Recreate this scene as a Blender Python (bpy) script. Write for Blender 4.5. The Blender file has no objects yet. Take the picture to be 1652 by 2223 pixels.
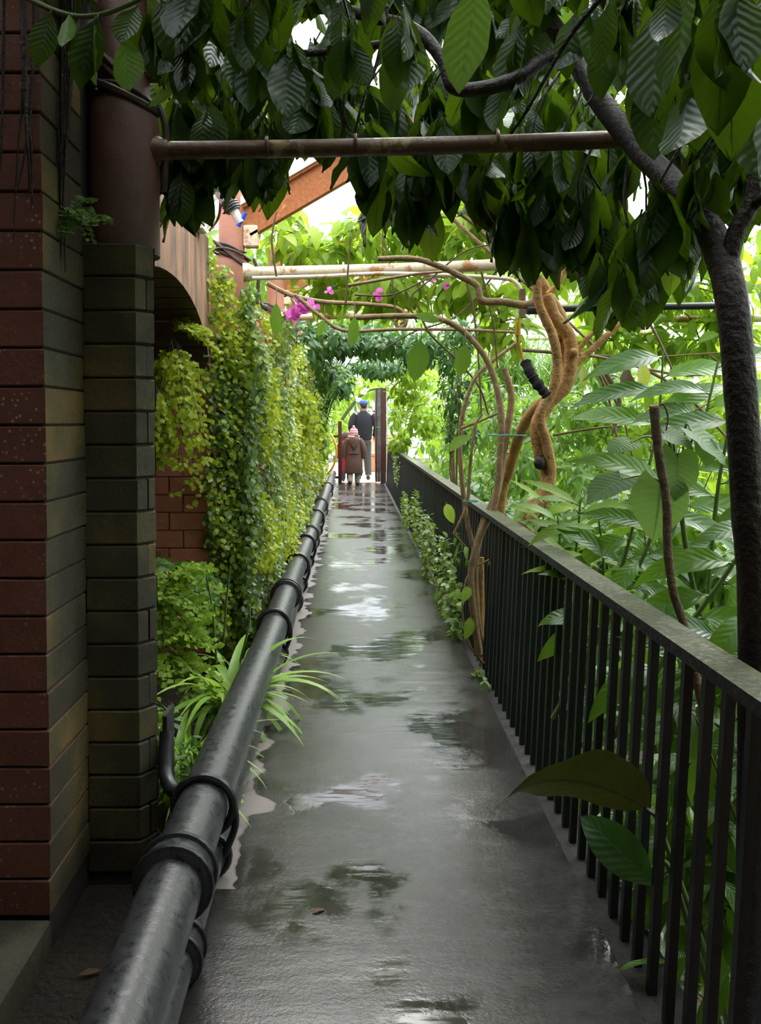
import bpy, bmesh, math, random
import numpy as np
from mathutils import Vector, Matrix, Quaternion

random.seed(7)
RNG = np.random.default_rng(11)
SC = bpy.context.scene
COL = SC.collection

# ------------------------------------------------------------------ camera
FPX, PPX, HOR = 1800.0, 767.0, 915.0          # focal length in px, column of the walkway's vanishing point, horizon row
CAMH = 1.35
PITCH = math.radians(2.0)
PPY = HOR + FPX * math.tan(PITCH)
cam_d = bpy.data.cameras.new('camera'); cam = bpy.data.objects.new('camera', cam_d); COL.objects.link(cam)
cam.location = (0, 0, CAMH); cam.rotation_euler = (math.pi / 2 - PITCH, 0, 0)
cam_d.sensor_fit = 'HORIZONTAL'; cam_d.sensor_width = 36.0
cam_d.lens = FPX / 1652 * 36.0
cam_d.shift_x = (826.0 - PPX) / 1652.0
cam_d.shift_y = -(1111.5 - PPY) / 1652.0
cam_d.clip_start = 0.02; cam_d.clip_end = 300
SC.camera = cam

# ------------------------------------------------------------------ light: an overcast sky over the glasshouse
W = bpy.data.worlds.new('overcast_sky'); SC.world = W; W.use_nodes = True
bg = W.node_tree.nodes['Background']
bg.inputs['Strength'].default_value = 4.6
# overcast sky: three times as bright overhead as at the horizon, the same all the way round
_t = W.node_tree; _g = _t.nodes.new('ShaderNodeTexCoord'); _s = _t.nodes.new('ShaderNodeSeparateXYZ'); _r = _t.nodes.new('ShaderNodeValToRGB')
_t.links.new(_g.outputs['Generated'], _s.inputs[0]); _t.links.new(_s.outputs[2], _r.inputs[0]); _t.links.new(_r.outputs[0], bg.inputs['Color'])
_r.color_ramp.elements[0].position = 0.0; _r.color_ramp.elements[0].color = (.30, .32, .333, 1)
_r.color_ramp.elements[1].position = 1.0; _r.color_ramp.elements[1].color = (.90, .96, 1.0, 1)
sun_d = bpy.data.lights.new('cloud_sun', 'SUN'); sun_d.energy = 5.0; sun_d.angle = math.radians(60); sun_d.color = (1.0, 0.97, 0.9)
sun = bpy.data.objects.new('cloud_sun', sun_d); COL.objects.link(sun)
sun.rotation_euler = (math.radians(-32), math.radians(22), 0)   # high, ahead of the camera and to the right
SC.view_settings.view_transform = 'Standard'; SC.view_settings.look = 'None'
SC.view_settings.exposure = 0.55; SC.view_settings.gamma = 1.0; SC.view_settings.use_curve_mapping = False
SC.cycles.max_bounces = 5; SC.cycles.diffuse_bounces = 3; SC.cycles.glossy_bounces = 3; SC.cycles.transmission_bounces = 3; SC.cycles.transparent_max_bounces = 4
SC.cycles.use_adaptive_sampling = True; SC.cycles.adaptive_threshold = .06; SC.cycles.adaptive_min_samples = 12

# ------------------------------------------------------------------ helpers
def P(px, py, Y):
    a = (px - PPX) / FPX; b = -(py - PPY) / FPX
    d = Vector((a, math.cos(PITCH) + b * math.sin(PITCH), -math.sin(PITCH) + b * math.cos(PITCH)))
    t = Y / d.y
    return Vector((0, 0, CAMH)) + d * t

def pix(p):
    v = Vector(p) - Vector((0, 0, CAMH))
    f = v.y * math.cos(PITCH) - v.z * math.sin(PITCH); u = v.y * math.sin(PITCH) + v.z * math.cos(PITCH)
    return (PPX + FPX * v.x / f, PPY - FPX * u / f) if f > 0.05 else (-9e9, -9e9)

def tag(o, label=None, cat=None, group=None, kind=None):
    if label: o['label'] = label
    if cat: o['category'] = cat
    if group: o['group'] = group
    if kind: o['kind'] = kind
    return o

def empty(name, loc=(0, 0, 0), **k):
    o = bpy.data.objects.new(name, None); COL.objects.link(o); o.location = loc; o.empty_display_size = .05
    return tag(o, **k)

def link(name, me, parent=None, **k):
    o = bpy.data.objects.new(name, me); COL.objects.link(o)
    if parent is not None:
        o.parent = parent; o.matrix_parent_inverse = Matrix.Translation(-parent.location) if parent.parent is None else Matrix()
    return tag(o, **k)

class MB:
    """collects shapes of one part; build() links them as one mesh object"""
    def __init__(s): s.v = []; s.f = []; s.uv = []; s.has_uv = False
    def add(s, v, f):
        b = len(s.v); s.v += [tuple(x) for x in v]; s.f += [tuple(b + i for i in q) for q in f]; return s
    def box(s, lo, hi, bev=0.0):
        x0, y0, z0 = lo; x1, y1, z1 = hi
        return s.prism([(x0, y0), (x1, y0), (x1, y1), (x0, y1)], z0, z1, bev)
    def prism(s, poly, z0, z1, bev=0.0):
        n = len(poly); cx = sum(p[0] for p in poly) / n; cy = sum(p[1] for p in poly) / n
        def ring(z, k):
            out = []
            for x, y in poly:
                d = math.hypot(x - cx, y - cy) or 1
                out.append((x - (x - cx) / d * k * 1.4, y - (y - cy) / d * k * 1.4, z))
            return out
        rings = [ring(z0, 0), ring(z1, 0)] if bev == 0 else [ring(z0, bev), ring(z0 + bev, 0), ring(z1 - bev, 0), ring(z1, bev)]
        v = [p for r in rings for p in r]; f = []
        for k in range(len(rings) - 1):
            for i in range(n):
                j = (i + 1) % n; f.append((k * n + i, k * n + j, (k + 1) * n + j, (k + 1) * n + i))
        f.append(tuple(range(n))[::-1]); f.append(tuple((len(rings) - 1) * n + i for i in range(n)))
        return s.add(v, f)
    def tube(s, pts, r, n=8, caps=True, closed=False):
        pts = [Vector(p) for p in pts]; m = len(pts)
        rr = r if isinstance(r, (list, tuple, np.ndarray)) else [r] * m
        v = []; f = []; up = None
        for i, p in enumerate(pts):
            a = pts[(i - 1) % m] if (closed or i > 0) else pts[0]
            b = pts[(i + 1) % m] if (closed or i < m - 1) else pts[-1]
            t = (b - a).normalized()
            if up is None:
                up = Vector((0, 0, 1)) if abs(t.z) < .9 else Vector((1, 0, 0))
            x = (up - t * up.dot(t)).normalized(); y = t.cross(x); up = x
            for k in range(n):
                q = 2 * math.pi * k / n; v.append(p + (x * math.cos(q) + y * math.sin(q)) * rr[i])
        last = m if closed else m - 1
        for i in range(last):
            for k in range(n):
                f.append((i * n + k, i * n + (k + 1) % n, ((i + 1) % m) * n + (k + 1) % n, ((i + 1) % m) * n + k))
        if caps and not closed:
            f.append(tuple(range(n))[::-1]); f.append(tuple((m - 1) * n + k for k in range(n)))
        return s.add(v, f)
    def ring(s, c, axis, R, r, n=20, m=8, a0=0, a1=2 * math.pi):
        axis = Vector(axis).normalized(); x = axis.orthogonal().normalized(); y = axis.cross(x); c = Vector(c)
        full = abs(a1 - a0 - 2 * math.pi) < 1e-4
        k = n if full else n + 1
        return s.tube([c + (x * math.cos(a0 + (a1 - a0) * i / n) + y * math.sin(a0 + (a1 - a0) * i / n)) * R for i in range(k)], r, m, closed=full)
    def lathe(s, c, prof, n=24):
        c = Vector(c); v = []; f = []
        for r, z in prof:
            for k in range(n):
                q = 2 * math.pi * k / n; v.append(c + Vector((r * math.cos(q), r * math.sin(q), z)))
        for i in range(len(prof) - 1):
            for k in range(n):
                f.append((i * n + k, i * n + (k + 1) % n, (i + 1) * n + (k + 1) % n, (i + 1) * n + k))
        f.append(tuple(range(n))[::-1]); f.append(tuple((len(prof) - 1) * n + k for k in range(n)))
        return s.add(v, f)
    def ball(s, c, r, n=12, m=8, sc=(1, 1, 1)):
        c = Vector(c); v = [c + Vector((0, 0, r * sc[2]))]; f = []
        for i in range(1, m):
            a = math.pi * i / m
            for k in range(n):
                q = 2 * math.pi * k / n
                v.append(c + Vector((r * sc[0] * math.sin(a) * math.cos(q), r * sc[1] * math.sin(a) * math.sin(q), r * sc[2] * math.cos(a))))
        v.append(c - Vector((0, 0, r * sc[2])))
        for k in range(n): f.append((0, 1 + k, 1 + (k + 1) % n))
        for i in range(m - 2):
            for k in range(n):
                f.append((1 + i * n + k, 1 + (i + 1) * n + k, 1 + (i + 1) * n + (k + 1) % n, 1 + i * n + (k + 1) % n))
        e = len(v) - 1
        for k in range(n): f.append((e, 1 + (m - 2) * n + (k + 1) % n, 1 + (m - 2) * n + k))
        return s.add(v, f)
    def mesh(s, name, mat, smooth=True, angle=None):
        me = bpy.data.meshes.new(name); me.from_pydata(s.v, [], s.f)
        if mat: me.materials.append(mat)
        if smooth:
            me.polygons.foreach_set('use_smooth', [True] * len(me.polygons))
            me.set_sharp_from_angle(angle=math.radians(angle or 40))
        me.update(); return me
    def build(s, name, mat, parent=None, smooth=True, angle=None, **k):
        return link(name, s.mesh(name, mat, smooth, angle), parent, **k)

def spline(pts, sub=6):
    """Catmull-Rom through points (Vector or tuples); returns a denser list"""
    pts = [Vector(p) for p in pts]; out = []
    for i in range(len(pts) - 1):
        p0 = pts[max(i - 1, 0)]; p1 = pts[i]; p2 = pts[i + 1]; p3 = pts[min(i + 2, len(pts) - 1)]
        for k in range(sub):
            t = k / sub
            out.append(.5 * ((2 * p1) + (p2 - p0) * t + (2 * p0 - 5 * p1 + 4 * p2 - p3) * t * t + (3 * p1 - p0 - 3 * p2 + p3) * t ** 3))
    out.append(pts[-1]); return out

def taper(n, a, b, wob=0.0):
    return [(a + (b - a) * i / max(n - 1, 1)) * (1 + wob * random.uniform(-1, 1)) for i in range(n)]

def stem(name, pts, r0, r1, mat, parent, n=8, sub=6, wob=0.05, **k):
    q = spline(pts, sub); return MB().tube(q, taper(len(q), r0, r1, wob), n).build(name, mat, parent, angle=80, **k)

# ------------------------------------------------------------------ materials
def nt(name):
    m = bpy.data.materials.new(name); m.use_nodes = True; t = m.node_tree; t.nodes.clear()
    out = t.nodes.new('ShaderNodeOutputMaterial'); return m, t, out
def N(t, typ, **k):
    n = t.nodes.new(typ)
    for a, b in k.items():
        if a in n.inputs.keys(): n.inputs[a].default_value = b
        else: setattr(n, a, b)
    return n
def noise(t, scale, detail=4, rough=.55, vec=None):
    n = N(t, 'ShaderNodeTexNoise'); n.inputs['Scale'].default_value = scale; n.inputs['Detail'].default_value = detail; n.inputs['Roughness'].default_value = rough
    if vec is not None: t.links.new(vec, n.inputs['Vector'])
    return n.outputs['Fac']
def ramp(t, fac, stops):
    r = N(t, 'ShaderNodeValToRGB'); e = r.color_ramp.elements
    while len(e) < len(stops): e.new(.5)
    for i, (p, c) in enumerate(stops):
        e[i].position = p; e[i].color = (c[0], c[1], c[2], 1) if isinstance(c, (tuple, list)) else (c, c, c, 1)
    t.links.new(fac, r.inputs[0]); return r.outputs[0]
def mixc(t, fac, a, b, typ='MIX'):
    m = N(t, 'ShaderNodeMix', data_type='RGBA', blend_type=typ)
    for sock, val in ((m.inputs[0], fac), (m.inputs[6], a), (m.inputs[7], b)):
        if hasattr(val, 'links') or isinstance(val, bpy.types.NodeSocket): t.links.new(val, sock)
        elif isinstance(val, (tuple, list)): sock.default_value = (val[0], val[1], val[2], 1)
        else: sock.default_value = val
    return m.outputs[2]
def mth(t, op, a, b=None, c=None, clamp=False):
    m = N(t, 'ShaderNodeMath', operation=op); m.use_clamp = clamp
    for i, v in enumerate((a, b, c)):
        if v is None: continue
        if isinstance(v, bpy.types.NodeSocket): t.links.new(v, m.inputs[i])
        else: m.inputs[i].default_value = v
    return m.outputs[0]
def bump(t, h, strength=.3, dist=.01):
    b = N(t, 'ShaderNodeBump'); b.inputs['Strength'].default_value = strength; b.inputs['Distance'].default_value = dist
    t.links.new(h, b.inputs['Height']); return b.outputs[0]
def wpos(t): return N(t, 'ShaderNodeNewGeometry').outputs['Position']
def bsdf(t, out, col, rough=.5, normal=None, spec=.5, metal=0.0):
    b = N(t, 'ShaderNodeBsdfPrincipled')
    for key, v in (('Base Color', col), ('Roughness', rough), ('Specular IOR Level', spec), ('Metallic', metal)):
        if isinstance(v, bpy.types.NodeSocket): t.links.new(v, b.inputs[key])
        elif isinstance(v, (tuple, list)): b.inputs[key].default_value = (v[0], v[1], v[2], 1)
        else: b.inputs[key].default_value = v
    if normal is not None: t.links.new(normal, b.inputs['Normal'])
    t.links.new(b.outputs[0], out.inputs[0]); return b

def simple(name, a, b=None, rough=.5, scale=12, bs=.25, bd=.006, spec=.5, bscale=None, metal=0.0):
    m, t, out = nt(name); p = wpos(t); b = b or tuple(x * .7 for x in a)
    c = ramp(t, noise(t, scale, 5, .6, p), [(.3, a), (.7, b)])
    bsdf(t, out, c, rough, bump(t, noise(t, bscale or scale * 4, 4, .6, p), bs, bd), spec, metal); return m

def leaf_mat(name, dark, light, trans, rough=.38, tf=.38, var='attr', veins=True, spec=.5):
    m, t, out = nt(name + '_' + var)
    if var == 'attr':
        r = N(t, 'ShaderNodeAttribute', attribute_name='tint').outputs['Fac']
    else:
        r = N(t, 'ShaderNodeObjectInfo').outputs['Random']
    c = ramp(t, r, [(0.0, dark), (.6, tuple((a + b) / 2 for a, b in zip(dark, light))), (1.0, light)])
    tc = mixc(t, r, tuple(x * .75 for x in trans), tuple(min(1, x * 1.2) for x in trans))
    uv = N(t, 'ShaderNodeTexCoord').outputs['UV']; s = N(t, 'ShaderNodeSeparateXYZ'); t.links.new(uv, s.inputs[0])
    u = mth(t, 'ABSOLUTE', mth(t, 'SUBTRACT', s.outputs[0], .5))
    nrm = None
    if veins:
        rib = mth(t, 'LESS_THAN', u, .022)
        w = mth(t, 'SINE', mth(t, 'MULTIPLY', mth(t, 'SUBTRACT', s.outputs[1], mth(t, 'MULTIPLY', u, .42)), 62))
        vein = mth(t, 'GREATER_THAN', w, .93)
        c = mixc(t, mth(t, 'MAXIMUM', mth(t, 'MULTIPLY', rib, .55), mth(t, 'MULTIPLY', vein, .05)), c, tuple(min(1, x * 1.5 + .04) for x in light))
        tc = mixc(t, mth(t, 'MAXIMUM', rib, mth(t, 'MULTIPLY', vein, .12)), tc, tuple(x * .35 for x in trans))
        nrm = bump(t, mth(t, 'ADD', w, mth(t, 'MULTIPLY', rib, -2.0)), .16, .003)
    b = bsdf(t, out, c, rough, nrm, spec)
    tr = N(t, 'ShaderNodeBsdfTranslucent'); t.links.new(tc, tr.inputs['Color'])
    mx = N(t, 'ShaderNodeMixShader'); mx.inputs[0].default_value = tf
    t.links.new(b.outputs[0], mx.inputs[1]); t.links.new(tr.outputs[0], mx.inputs[2]); t.links.new(mx.outputs[0], out.inputs[0])
    return m

LM = {}
def LEAF(name, *a, **k):
    LM[name] = (leaf_mat(name, *a, var='attr', **k), leaf_mat(name, *a, var='obj', **k))
LEAF('canopy_leaf', (.009, .03, .006), (.03, .066, .011), (.16, .30, .01), rough=.33, tf=.27, spec=.3)
LEAF('bright_leaf', (.10, .21, .018), (.30, .43, .045), (.40, .60, .04), rough=.48, tf=.45, spec=.2)
LEAF('mid_leaf', (.04, .12, .018), (.15, .28, .035), (.24, .44, .035), rough=.42, tf=.38, spec=.35)
LEAF('dark_leaf', (.014, .05, .014), (.05, .13, .028), (.10, .25, .025), rough=.42, tf=.28, spec=.25)
LEAF('ginger_leaf', (.025, .09, .012), (.10, .22, .022), (.20, .40, .02), rough=.25, tf=.3, spec=.45)
LEAF('heart_leaf', (.09, .19, .06), (.16, .30, .08), (.26, .46, .08), rough=.5, tf=.36)
LEAF('fern_leaf', (.16, .23, .006), (.36, .43, .018), (.45, .56, .015), rough=.55, tf=.45, veins=False, spec=.2)
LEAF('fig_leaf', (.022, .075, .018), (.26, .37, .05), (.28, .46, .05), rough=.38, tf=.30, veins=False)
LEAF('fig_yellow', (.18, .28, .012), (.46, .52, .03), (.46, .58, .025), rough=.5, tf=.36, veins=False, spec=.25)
LEAF('strap_leaf', (.20, .38, .05), (.42, .60, .15), (.42, .64, .08), rough=.4, tf=.36, veins=False)
LEAF('magenta_petal', (.60, .06, .45), (.85, .22, .70), (.85, .16, .65), rough=.5, tf=.4, veins=False)
LEAF('white_petal', (.75, .75, .68), (.9, .9, .85), (.8, .8, .7), rough=.5, tf=.3, veins=False)
LEAF('dead_leaf', (.06, .035, .02), (.12, .07, .03), (.12, .06, .02), rough=.7, tf=.2)
LEAF('olive_leaf', (.022, .026, .006), (.035, .038, .01), (.06, .07, .008), rough=.4, tf=.22)
LEAF('yellowing_leaf', (.22, .30, .03), (.42, .46, .05), (.5, .5, .04), rough=.4, tf=.42)

M = {}
M['rail_paint'] = simple('rail_paint', (.012, .014, .017), (.02, .022, .024), .42, 30, .4, .003)
def moss_rail():
    m, t, out = nt('mossy_handrail'); p = wpos(t)
    g = N(t, 'ShaderNodeNewGeometry').outputs['Normal']; s = N(t, 'ShaderNodeSeparateXYZ'); t.links.new(g, s.inputs[0])
    top = mth(t, 'GREATER_THAN', s.outputs[2], .6)
    n1 = noise(t, 9, 6, .7, p); n2 = noise(t, 60, 5, .7, p)
    moss = ramp(t, mth(t, 'ADD', mth(t, 'MULTIPLY', n1, .6), mth(t, 'MULTIPLY', n2, .4)), [(.36, (.018, .018, .014)), (.47, (.04, .05, .012)), (.58, (.075, .09, .018)), (.7, (.14, .115, .08))])
    c = mixc(t, top, (.016, .018, .02), moss)
    bsdf(t, out, c, ramp(t, n2, [(.35, .4), (.6, .85)]), bump(t, n2, .6, .006)); return m
M['handrail'] = moss_rail()
M['pipe'] = None
def pipe_mat(name, base, base2, rust, thr, rough=(.28, .5)):
    m, t, out = nt(name); p = wpos(t)
    n1 = noise(t, 5, 6, .7, p); n2 = noise(t, 45, 5, .7, p)
    c = ramp(t, n2, [(.35, base), (.65, base2)])
    c = mixc(t, ramp(t, n1, [(thr, 0.0), (thr + .06, 1.0)]), c, rust)
    bsdf(t, out, c, ramp(t, n2, [(.3, rough[0]), (.7, rough[1])]), bump(t, n2, .35, .004)); return m
M['pipe'] = pipe_mat('heating_pipe_paint', (.018, .02, .024), (.05, .052, .055), (.10, .045, .03), .64, (.22, .5))
M['iron'] = pipe_mat('black_iron', (.012, .013, .016), (.03, .03, .034), (.05, .03, .02), .7)
M['rusty_pipe'] = pipe_mat('rusty_painted_pipe', (.16, .08, .035), (.07, .035, .02), (.30, .22, .10), .56, (.25, .55))
M['pale_pipe'] = pipe_mat('flaking_cream_pipe', (.62, .50, .33), (.72, .64, .5), (.42, .20, .08), .52, (.35, .6))
M['rust'] = pipe_mat('rusty_rafter', (.42, .15, .045), (.30, .10, .03), (.55, .26, .10), .6, (.6, .9))
M['white_metal'] = simple('white_flashing', (.75, .75, .72), (.6, .58, .52), .5, 8)
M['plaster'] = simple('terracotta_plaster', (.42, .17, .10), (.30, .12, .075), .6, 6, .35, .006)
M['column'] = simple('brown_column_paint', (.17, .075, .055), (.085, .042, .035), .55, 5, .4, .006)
M['black_plastic'] = simple('black_plastic', (.012, .013, .015), (.02, .022, .025), .35, 20, .1)
M['cable'] = simple('cable_sheath', (.03, .026, .024), (.10, .06, .04), .45, 15, .1)
M['soil'] = simple('soil', (.035, .024, .016), (.015, .011, .008), .9, 12, .9, .03)
M['brown_paint'] = simple('brown_gate_paint', (.075, .022, .018), (.045, .014, .012), .4, 12)
M['steel'] = simple('dull_steel', (.20, .22, .24), (.10, .11, .12), .3, 9, .1, metal=.6)
M['bark'] = simple('pale_bark', (.60, .34, .12), (.34, .18, .07), .75, 22, .9, .012, .3, 55)
M['liana'] = simple('liana_bark', (.36, .25, .13), (.21, .14, .07), .75, 24, .8, .008, .3, 60)
M['twig'] = simple('twig_bark', (.16, .11, .05), (.09, .06, .03), .75, 24, .6, .006, .3)
M['green_stem'] = simple('green_stem', (.13, .20, .04), (.08, .13, .03), .5, 14, .2)
M['dark_bark'] = simple('dark_wet_bark', (.032, .020, .016), (.014, .010, .009), .5, 16, .9, .01, .4, 50)
M['stake'] = simple('grey_brown_branch', (.24, .16, .10), (.11, .075, .05), .7, 26, .9, .01, .3, 60)
M['cut_wood'] = simple('cut_wood', (.45, .28, .18), (.35, .2, .12), .8, 40)
M['tape'] = simple('black_wrapping', (.012, .011, .011), (.025, .02, .018), .8, 60, 1.0, .015)
M['yellow'] = simple('yellow_hose', (.62, .42, .02), (.5, .3, .02), .4, 20, .1)
M['terracotta'] = simple('terracotta_planter', (.62, .24, .12), (.5, .18, .09), .7, 8)
M['paving'] = simple('pale_dry_paving', (.62, .6, .56), (.48, .46, .43), .6, 6)
M['blue_tape'] = simple('blue_tape', (.02, .09, .75), (.02, .07, .6), .4, 10, .05)
M['grey_plastic'] = simple('grey_plastic', (.28, .29, .33), (.2, .2, .24), .4, 10, .05)
M['rope'] = simple('green_twine', (.05, .30, .22), (.03, .2, .15), .7, 40)
M['black_cloth'] = simple('black_fleece', (.012, .013, .017), (.02, .02, .026), .9, 60, .5)
M['trousers'] = simple('grey_green_trousers', (.06, .07, .065), (.045, .05, .05), .9, 30, .4)
M['cap_blue'] = simple('blue_cap', (.05, .11, .42), (.03, .06, .25), .8, 30)
M['skin'] = simple('skin', (.45, .25, .17), (.42, .22, .15), .5, 20, .05)
M['hair'] = simple('dark_hair', (.03, .02, .015), (.02, .014, .01), .6, 60)
M['coat'] = simple('brown_quilted_coat', (.105, .055, .042), (.08, .04, .03), .8, 14, .6, .01)
M['fur'] = simple('brown_fur', (.20, .13, .10), (.10, .06, .045), .95, 80, 1, .02)
M['wool_pink'] = simple('pink_wool', (.62, .12, .22), (.55, .09, .18), .95, 60, .8)
M['wool_cream'] = simple('cream_wool', (.68, .52, .48), (.6, .45, .42), .95, 60, .8)
M['pale_trousers'] = simple('pale_grey_leggings', (.30, .28, .24), (.24, .22, .19), .9, 30)
M['boot'] = simple('dark_boot', (.03, .025, .022), (.02, .018, .016), .6, 20)
M['red_coat'] = simple('red_coat', (.35, .02, .04), (.28, .015, .03), .7, 20)
M['light_blue'] = simple('light_blue_scarf', (.42, .55, .75), (.35, .48, .7), .8, 20)

def floor_mat():
    m, t, out = nt('wet_concrete'); p = wpos(t); s = N(t, 'ShaderNodeSeparateXYZ'); t.links.new(p, s.inputs[0])
    x, y = s.outputs[0], s.outputs[1]
    big = noise(t, 1.6, 3, .5, p); mid = noise(t, 7, 5, .6, p); fine = noise(t, 90, 4, .6, p); grit = noise(t, 260, 2, .5, p)
    # scalloped dry margin along the pipes
    mpy = N(t, 'ShaderNodeMapping'); mpy.inputs['Scale'].default_value = (.5, 3.4, 1); t.links.new(p, mpy.inputs[0])
    lobe = ramp(t, noise(t, 1.6, 2, .5, mpy.outputs[0]), [(.28, 0.0), (.5, .3), (.8, 1.0)])
    edge = mth(t, 'ADD', mth(t, 'MULTIPLY', lobe, .16), -.405)
    dry = mth(t, 'SUBTRACT', 1.0, mth(t, 'MULTIPLY', mth(t, 'SUBTRACT', x, edge), 90), clamp=True)
    dry = mth(t, 'MULTIPLY', dry, mth(t, 'GREATER_THAN', y, 2.35))
    wet = ramp(t, mid, [(.3, (.018, .017, .016)), (.55, (.034, .032, .03)), (.75, (.05, .048, .045))])
    c = mixc(t, dry, wet, (.20, .175, .165))
    pud = ramp(t, mth(t, 'ADD', mth(t, 'MULTIPLY', big, .75), mth(t, 'MULTIPLY', mid, .25)), [(.50, 0.0), (.56, 1.0)])
    pud = mth(t, 'MULTIPLY', pud, mth(t, 'SUBTRACT', 1.0, dry))
    # thin film of water everywhere, deeper in the puddles
    r = mth(t, 'ADD', mth(t, 'MULTIPLY', pud, -.17), mth(t, 'ADD', .20, mth(t, 'MULTIPLY', fine, .10)))
    r = mth(t, 'ADD', r, mth(t, 'MULTIPLY', dry, .5))
    dryb = mth(t, 'SUBTRACT', 1.0, mth(t, 'MULTIPLY', pud, .93))
    h = mth(t, 'ADD', mth(t, 'MULTIPLY', fine, mth(t, 'MULTIPLY', dryb, .6)), mth(t, 'MULTIPLY', grit, mth(t, 'MULTIPLY', dryb, .25)))
    # slow undulation across the path that stretches the mirror image
    und = N(t, 'ShaderNodeMapping'); und.inputs['Scale'].default_value = (1.2, 4.2, 1); t.links.new(p, und.inputs[0])
    h = mth(t, 'ADD', h, mth(t, 'MULTIPLY', noise(t, 2.0, 3, .5, und.outputs[0]), 2.2))
    b = bsdf(t, out, c, r, bump(t, h, .35, .0045), .5)
    return m
M['floor'] = floor_mat()

def brick_mat(name, red, red2, mossy, speck=.6):
    m, t, out = nt(name); p = wpos(t)
    r = N(t, 'ShaderNodeObjectInfo').outputs['Random']
    g = N(t, 'ShaderNodeNewGeometry').outputs['Normal']; s = N(t, 'ShaderNodeSeparateXYZ'); t.links.new(g, s.inputs[0])
    n1 = noise(t, 14, 6, .65, p); n2 = noise(t, 70, 4, .6, p); n3 = noise(t, 4, 4, .6, p)
    c = mixc(t, r, red, red2); c = mixc(t, ramp(t, n1, [(.4, 0.0), (.75, .5)]), c, tuple(x * .5 for x in red))
    v = N(t, 'ShaderNodeTexVoronoi'); v.inputs['Scale'].default_value = 55; t.links.new(p, v.inputs['Vector'])
    sp = mth(t, 'MULTIPLY', mth(t, 'LESS_THAN', v.outputs['Distance'], .22), ramp(t, n3, [(.48, 0.0), (.62, speck)]))
    c = mixc(t, sp, c, (.55, .42, .38))
    if mossy > 0:
        ms = ramp(t, mth(t, 'ADD', mth(t, 'MULTIPLY', n3, .8), mth(t, 'MULTIPLY', r, .2)), [(.32, (.03, .032, .02)), (.46, (.05, .05, .028)), (.56, (.10, .085, .032)), (.7, (.19, .125, .04))])
        side = ramp(t, mth(t, 'ADD', s.outputs[0], 0.0), [(.15, 0.0), (.5, 1.0)]) if mossy < 1 else 1.0
        c = mixc(t, mth(t, 'MULTIPLY', side, .93), c, ms) if mossy < 1 else mixc(t, .9, c, ms)
    bsdf(t, out, c, ramp(t, n2, [(.3, .45), (.7, .75)]), bump(t, n2, .5, .004), .4); return m
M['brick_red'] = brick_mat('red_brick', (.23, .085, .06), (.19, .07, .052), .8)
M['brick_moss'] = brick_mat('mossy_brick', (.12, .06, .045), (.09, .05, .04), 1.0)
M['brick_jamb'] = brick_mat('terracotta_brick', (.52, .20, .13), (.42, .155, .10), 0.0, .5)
M['jamb_mortar'] = simple('brown_mortar', (.26, .10, .07), (.18, .08, .055), .9, 20)
M['soffit_brick'] = simple('dark_soffit_brick', (.085, .045, .03), (.045, .026, .02), .85, 18, .5)  # brick colour darkened to carry the shade under the arch
M['mortar'] = simple('dark_mortar', (.035, .025, .02), (.02, .016, .013), .9, 20)
def arch_mat():
    m, t, out = nt('streaked_terracotta'); p = wpos(t)
    mp = N(t, 'ShaderNodeMapping'); mp.inputs['Scale'].default_value = (5, 5, 1.0); t.links.new(p, mp.inputs[0])
    st = noise(t, 2.0, 5, .65, mp.outputs[0]); n2 = noise(t, 40, 4, .6, p)
    c = ramp(t, st, [(.28, (.06, .05, .042)), (.45, (.19, .12, .085)), (.6, (.36, .19, .11)), (.8, (.44, .28, .19))])
    bsdf(t, out, c, .7, bump(t, n2, .4, .005), .3); return m
M['arch'] = arch_mat()
def glass_mat():
    m, t, out = nt('clear_glass'); b = bsdf(t, out, (.9, .95, .95), .05); b.inputs['Transmission Weight'].default_value = .9; b.inputs['IOR'].default_value = 1.1; return m
M['glass'] = glass_mat()

# ------------------------------------------------------------------ leaves
def leaf_proto(width=.3, nseg=6, fold=.25, curl=.25, peak=.45, tip=1.0, wave=0.0, petiole=.08, cols=2, heart=0.0):
    """a leaf of length 1 along +Y, upper side +Z; width is full width over length"""
    v = []; f = []; uv = []; nc = 2 * cols + 1
    def prof(t):
        a = math.log(.5) / math.log(peak); s = math.sin(math.pi * t ** a) if 0 < t < 1 else 0
        return max(s, 0) ** (.8 if t < peak else .8 * tip)
    for i in range(nseg + 1):
        t = i / nseg; w = prof(t) * width / 2
        if heart and i <= 1: w = width * (.30 if i == 0 else .46)
        y0 = petiole + t * (1 - petiole); ang = curl * t
        yy = petiole + (1 - petiole) * (math.sin(ang) / curl if curl else t); zz = -(1 - petiole) * ((1 - math.cos(ang)) / curl if curl else 0)
        for j in range(nc):
            u = (j - cols) / cols
            x = u * w; z = zz + abs(x) * fold + (wave * math.sin(t * 17 + j * 2.3) * abs(u) * .02)
            yb = yy - heart * abs(u) * (1 - t) ** 4
            v.append((x, yb, z)); uv.append((.5 + u / 2, t))
    for i in range(nseg):
        for j in range(nc - 1):
            a = i * nc + j; f.append((a, a + 1, a + nc + 1, a + nc))
    if petiole > 0:
        b = len(v); r = .010 + width * .012
        for (x, z) in ((-r, 0), (r, 0), (0, -r * 1.6)):
            v.append((x, 0, z)); uv.append((.5, .5))
        for (x, z) in ((-r * .6, 0), (r * .6, 0), (0, -r)):
            v.append((x, petiole + .03, z)); uv.append((.5, .5))
        for k in range(3): f.append((b + k, b + (k + 1) % 3, b + 3 + (k + 1) % 3, b + 3 + k))
    return np.array(v, float), f, np.array(uv, float)

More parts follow.
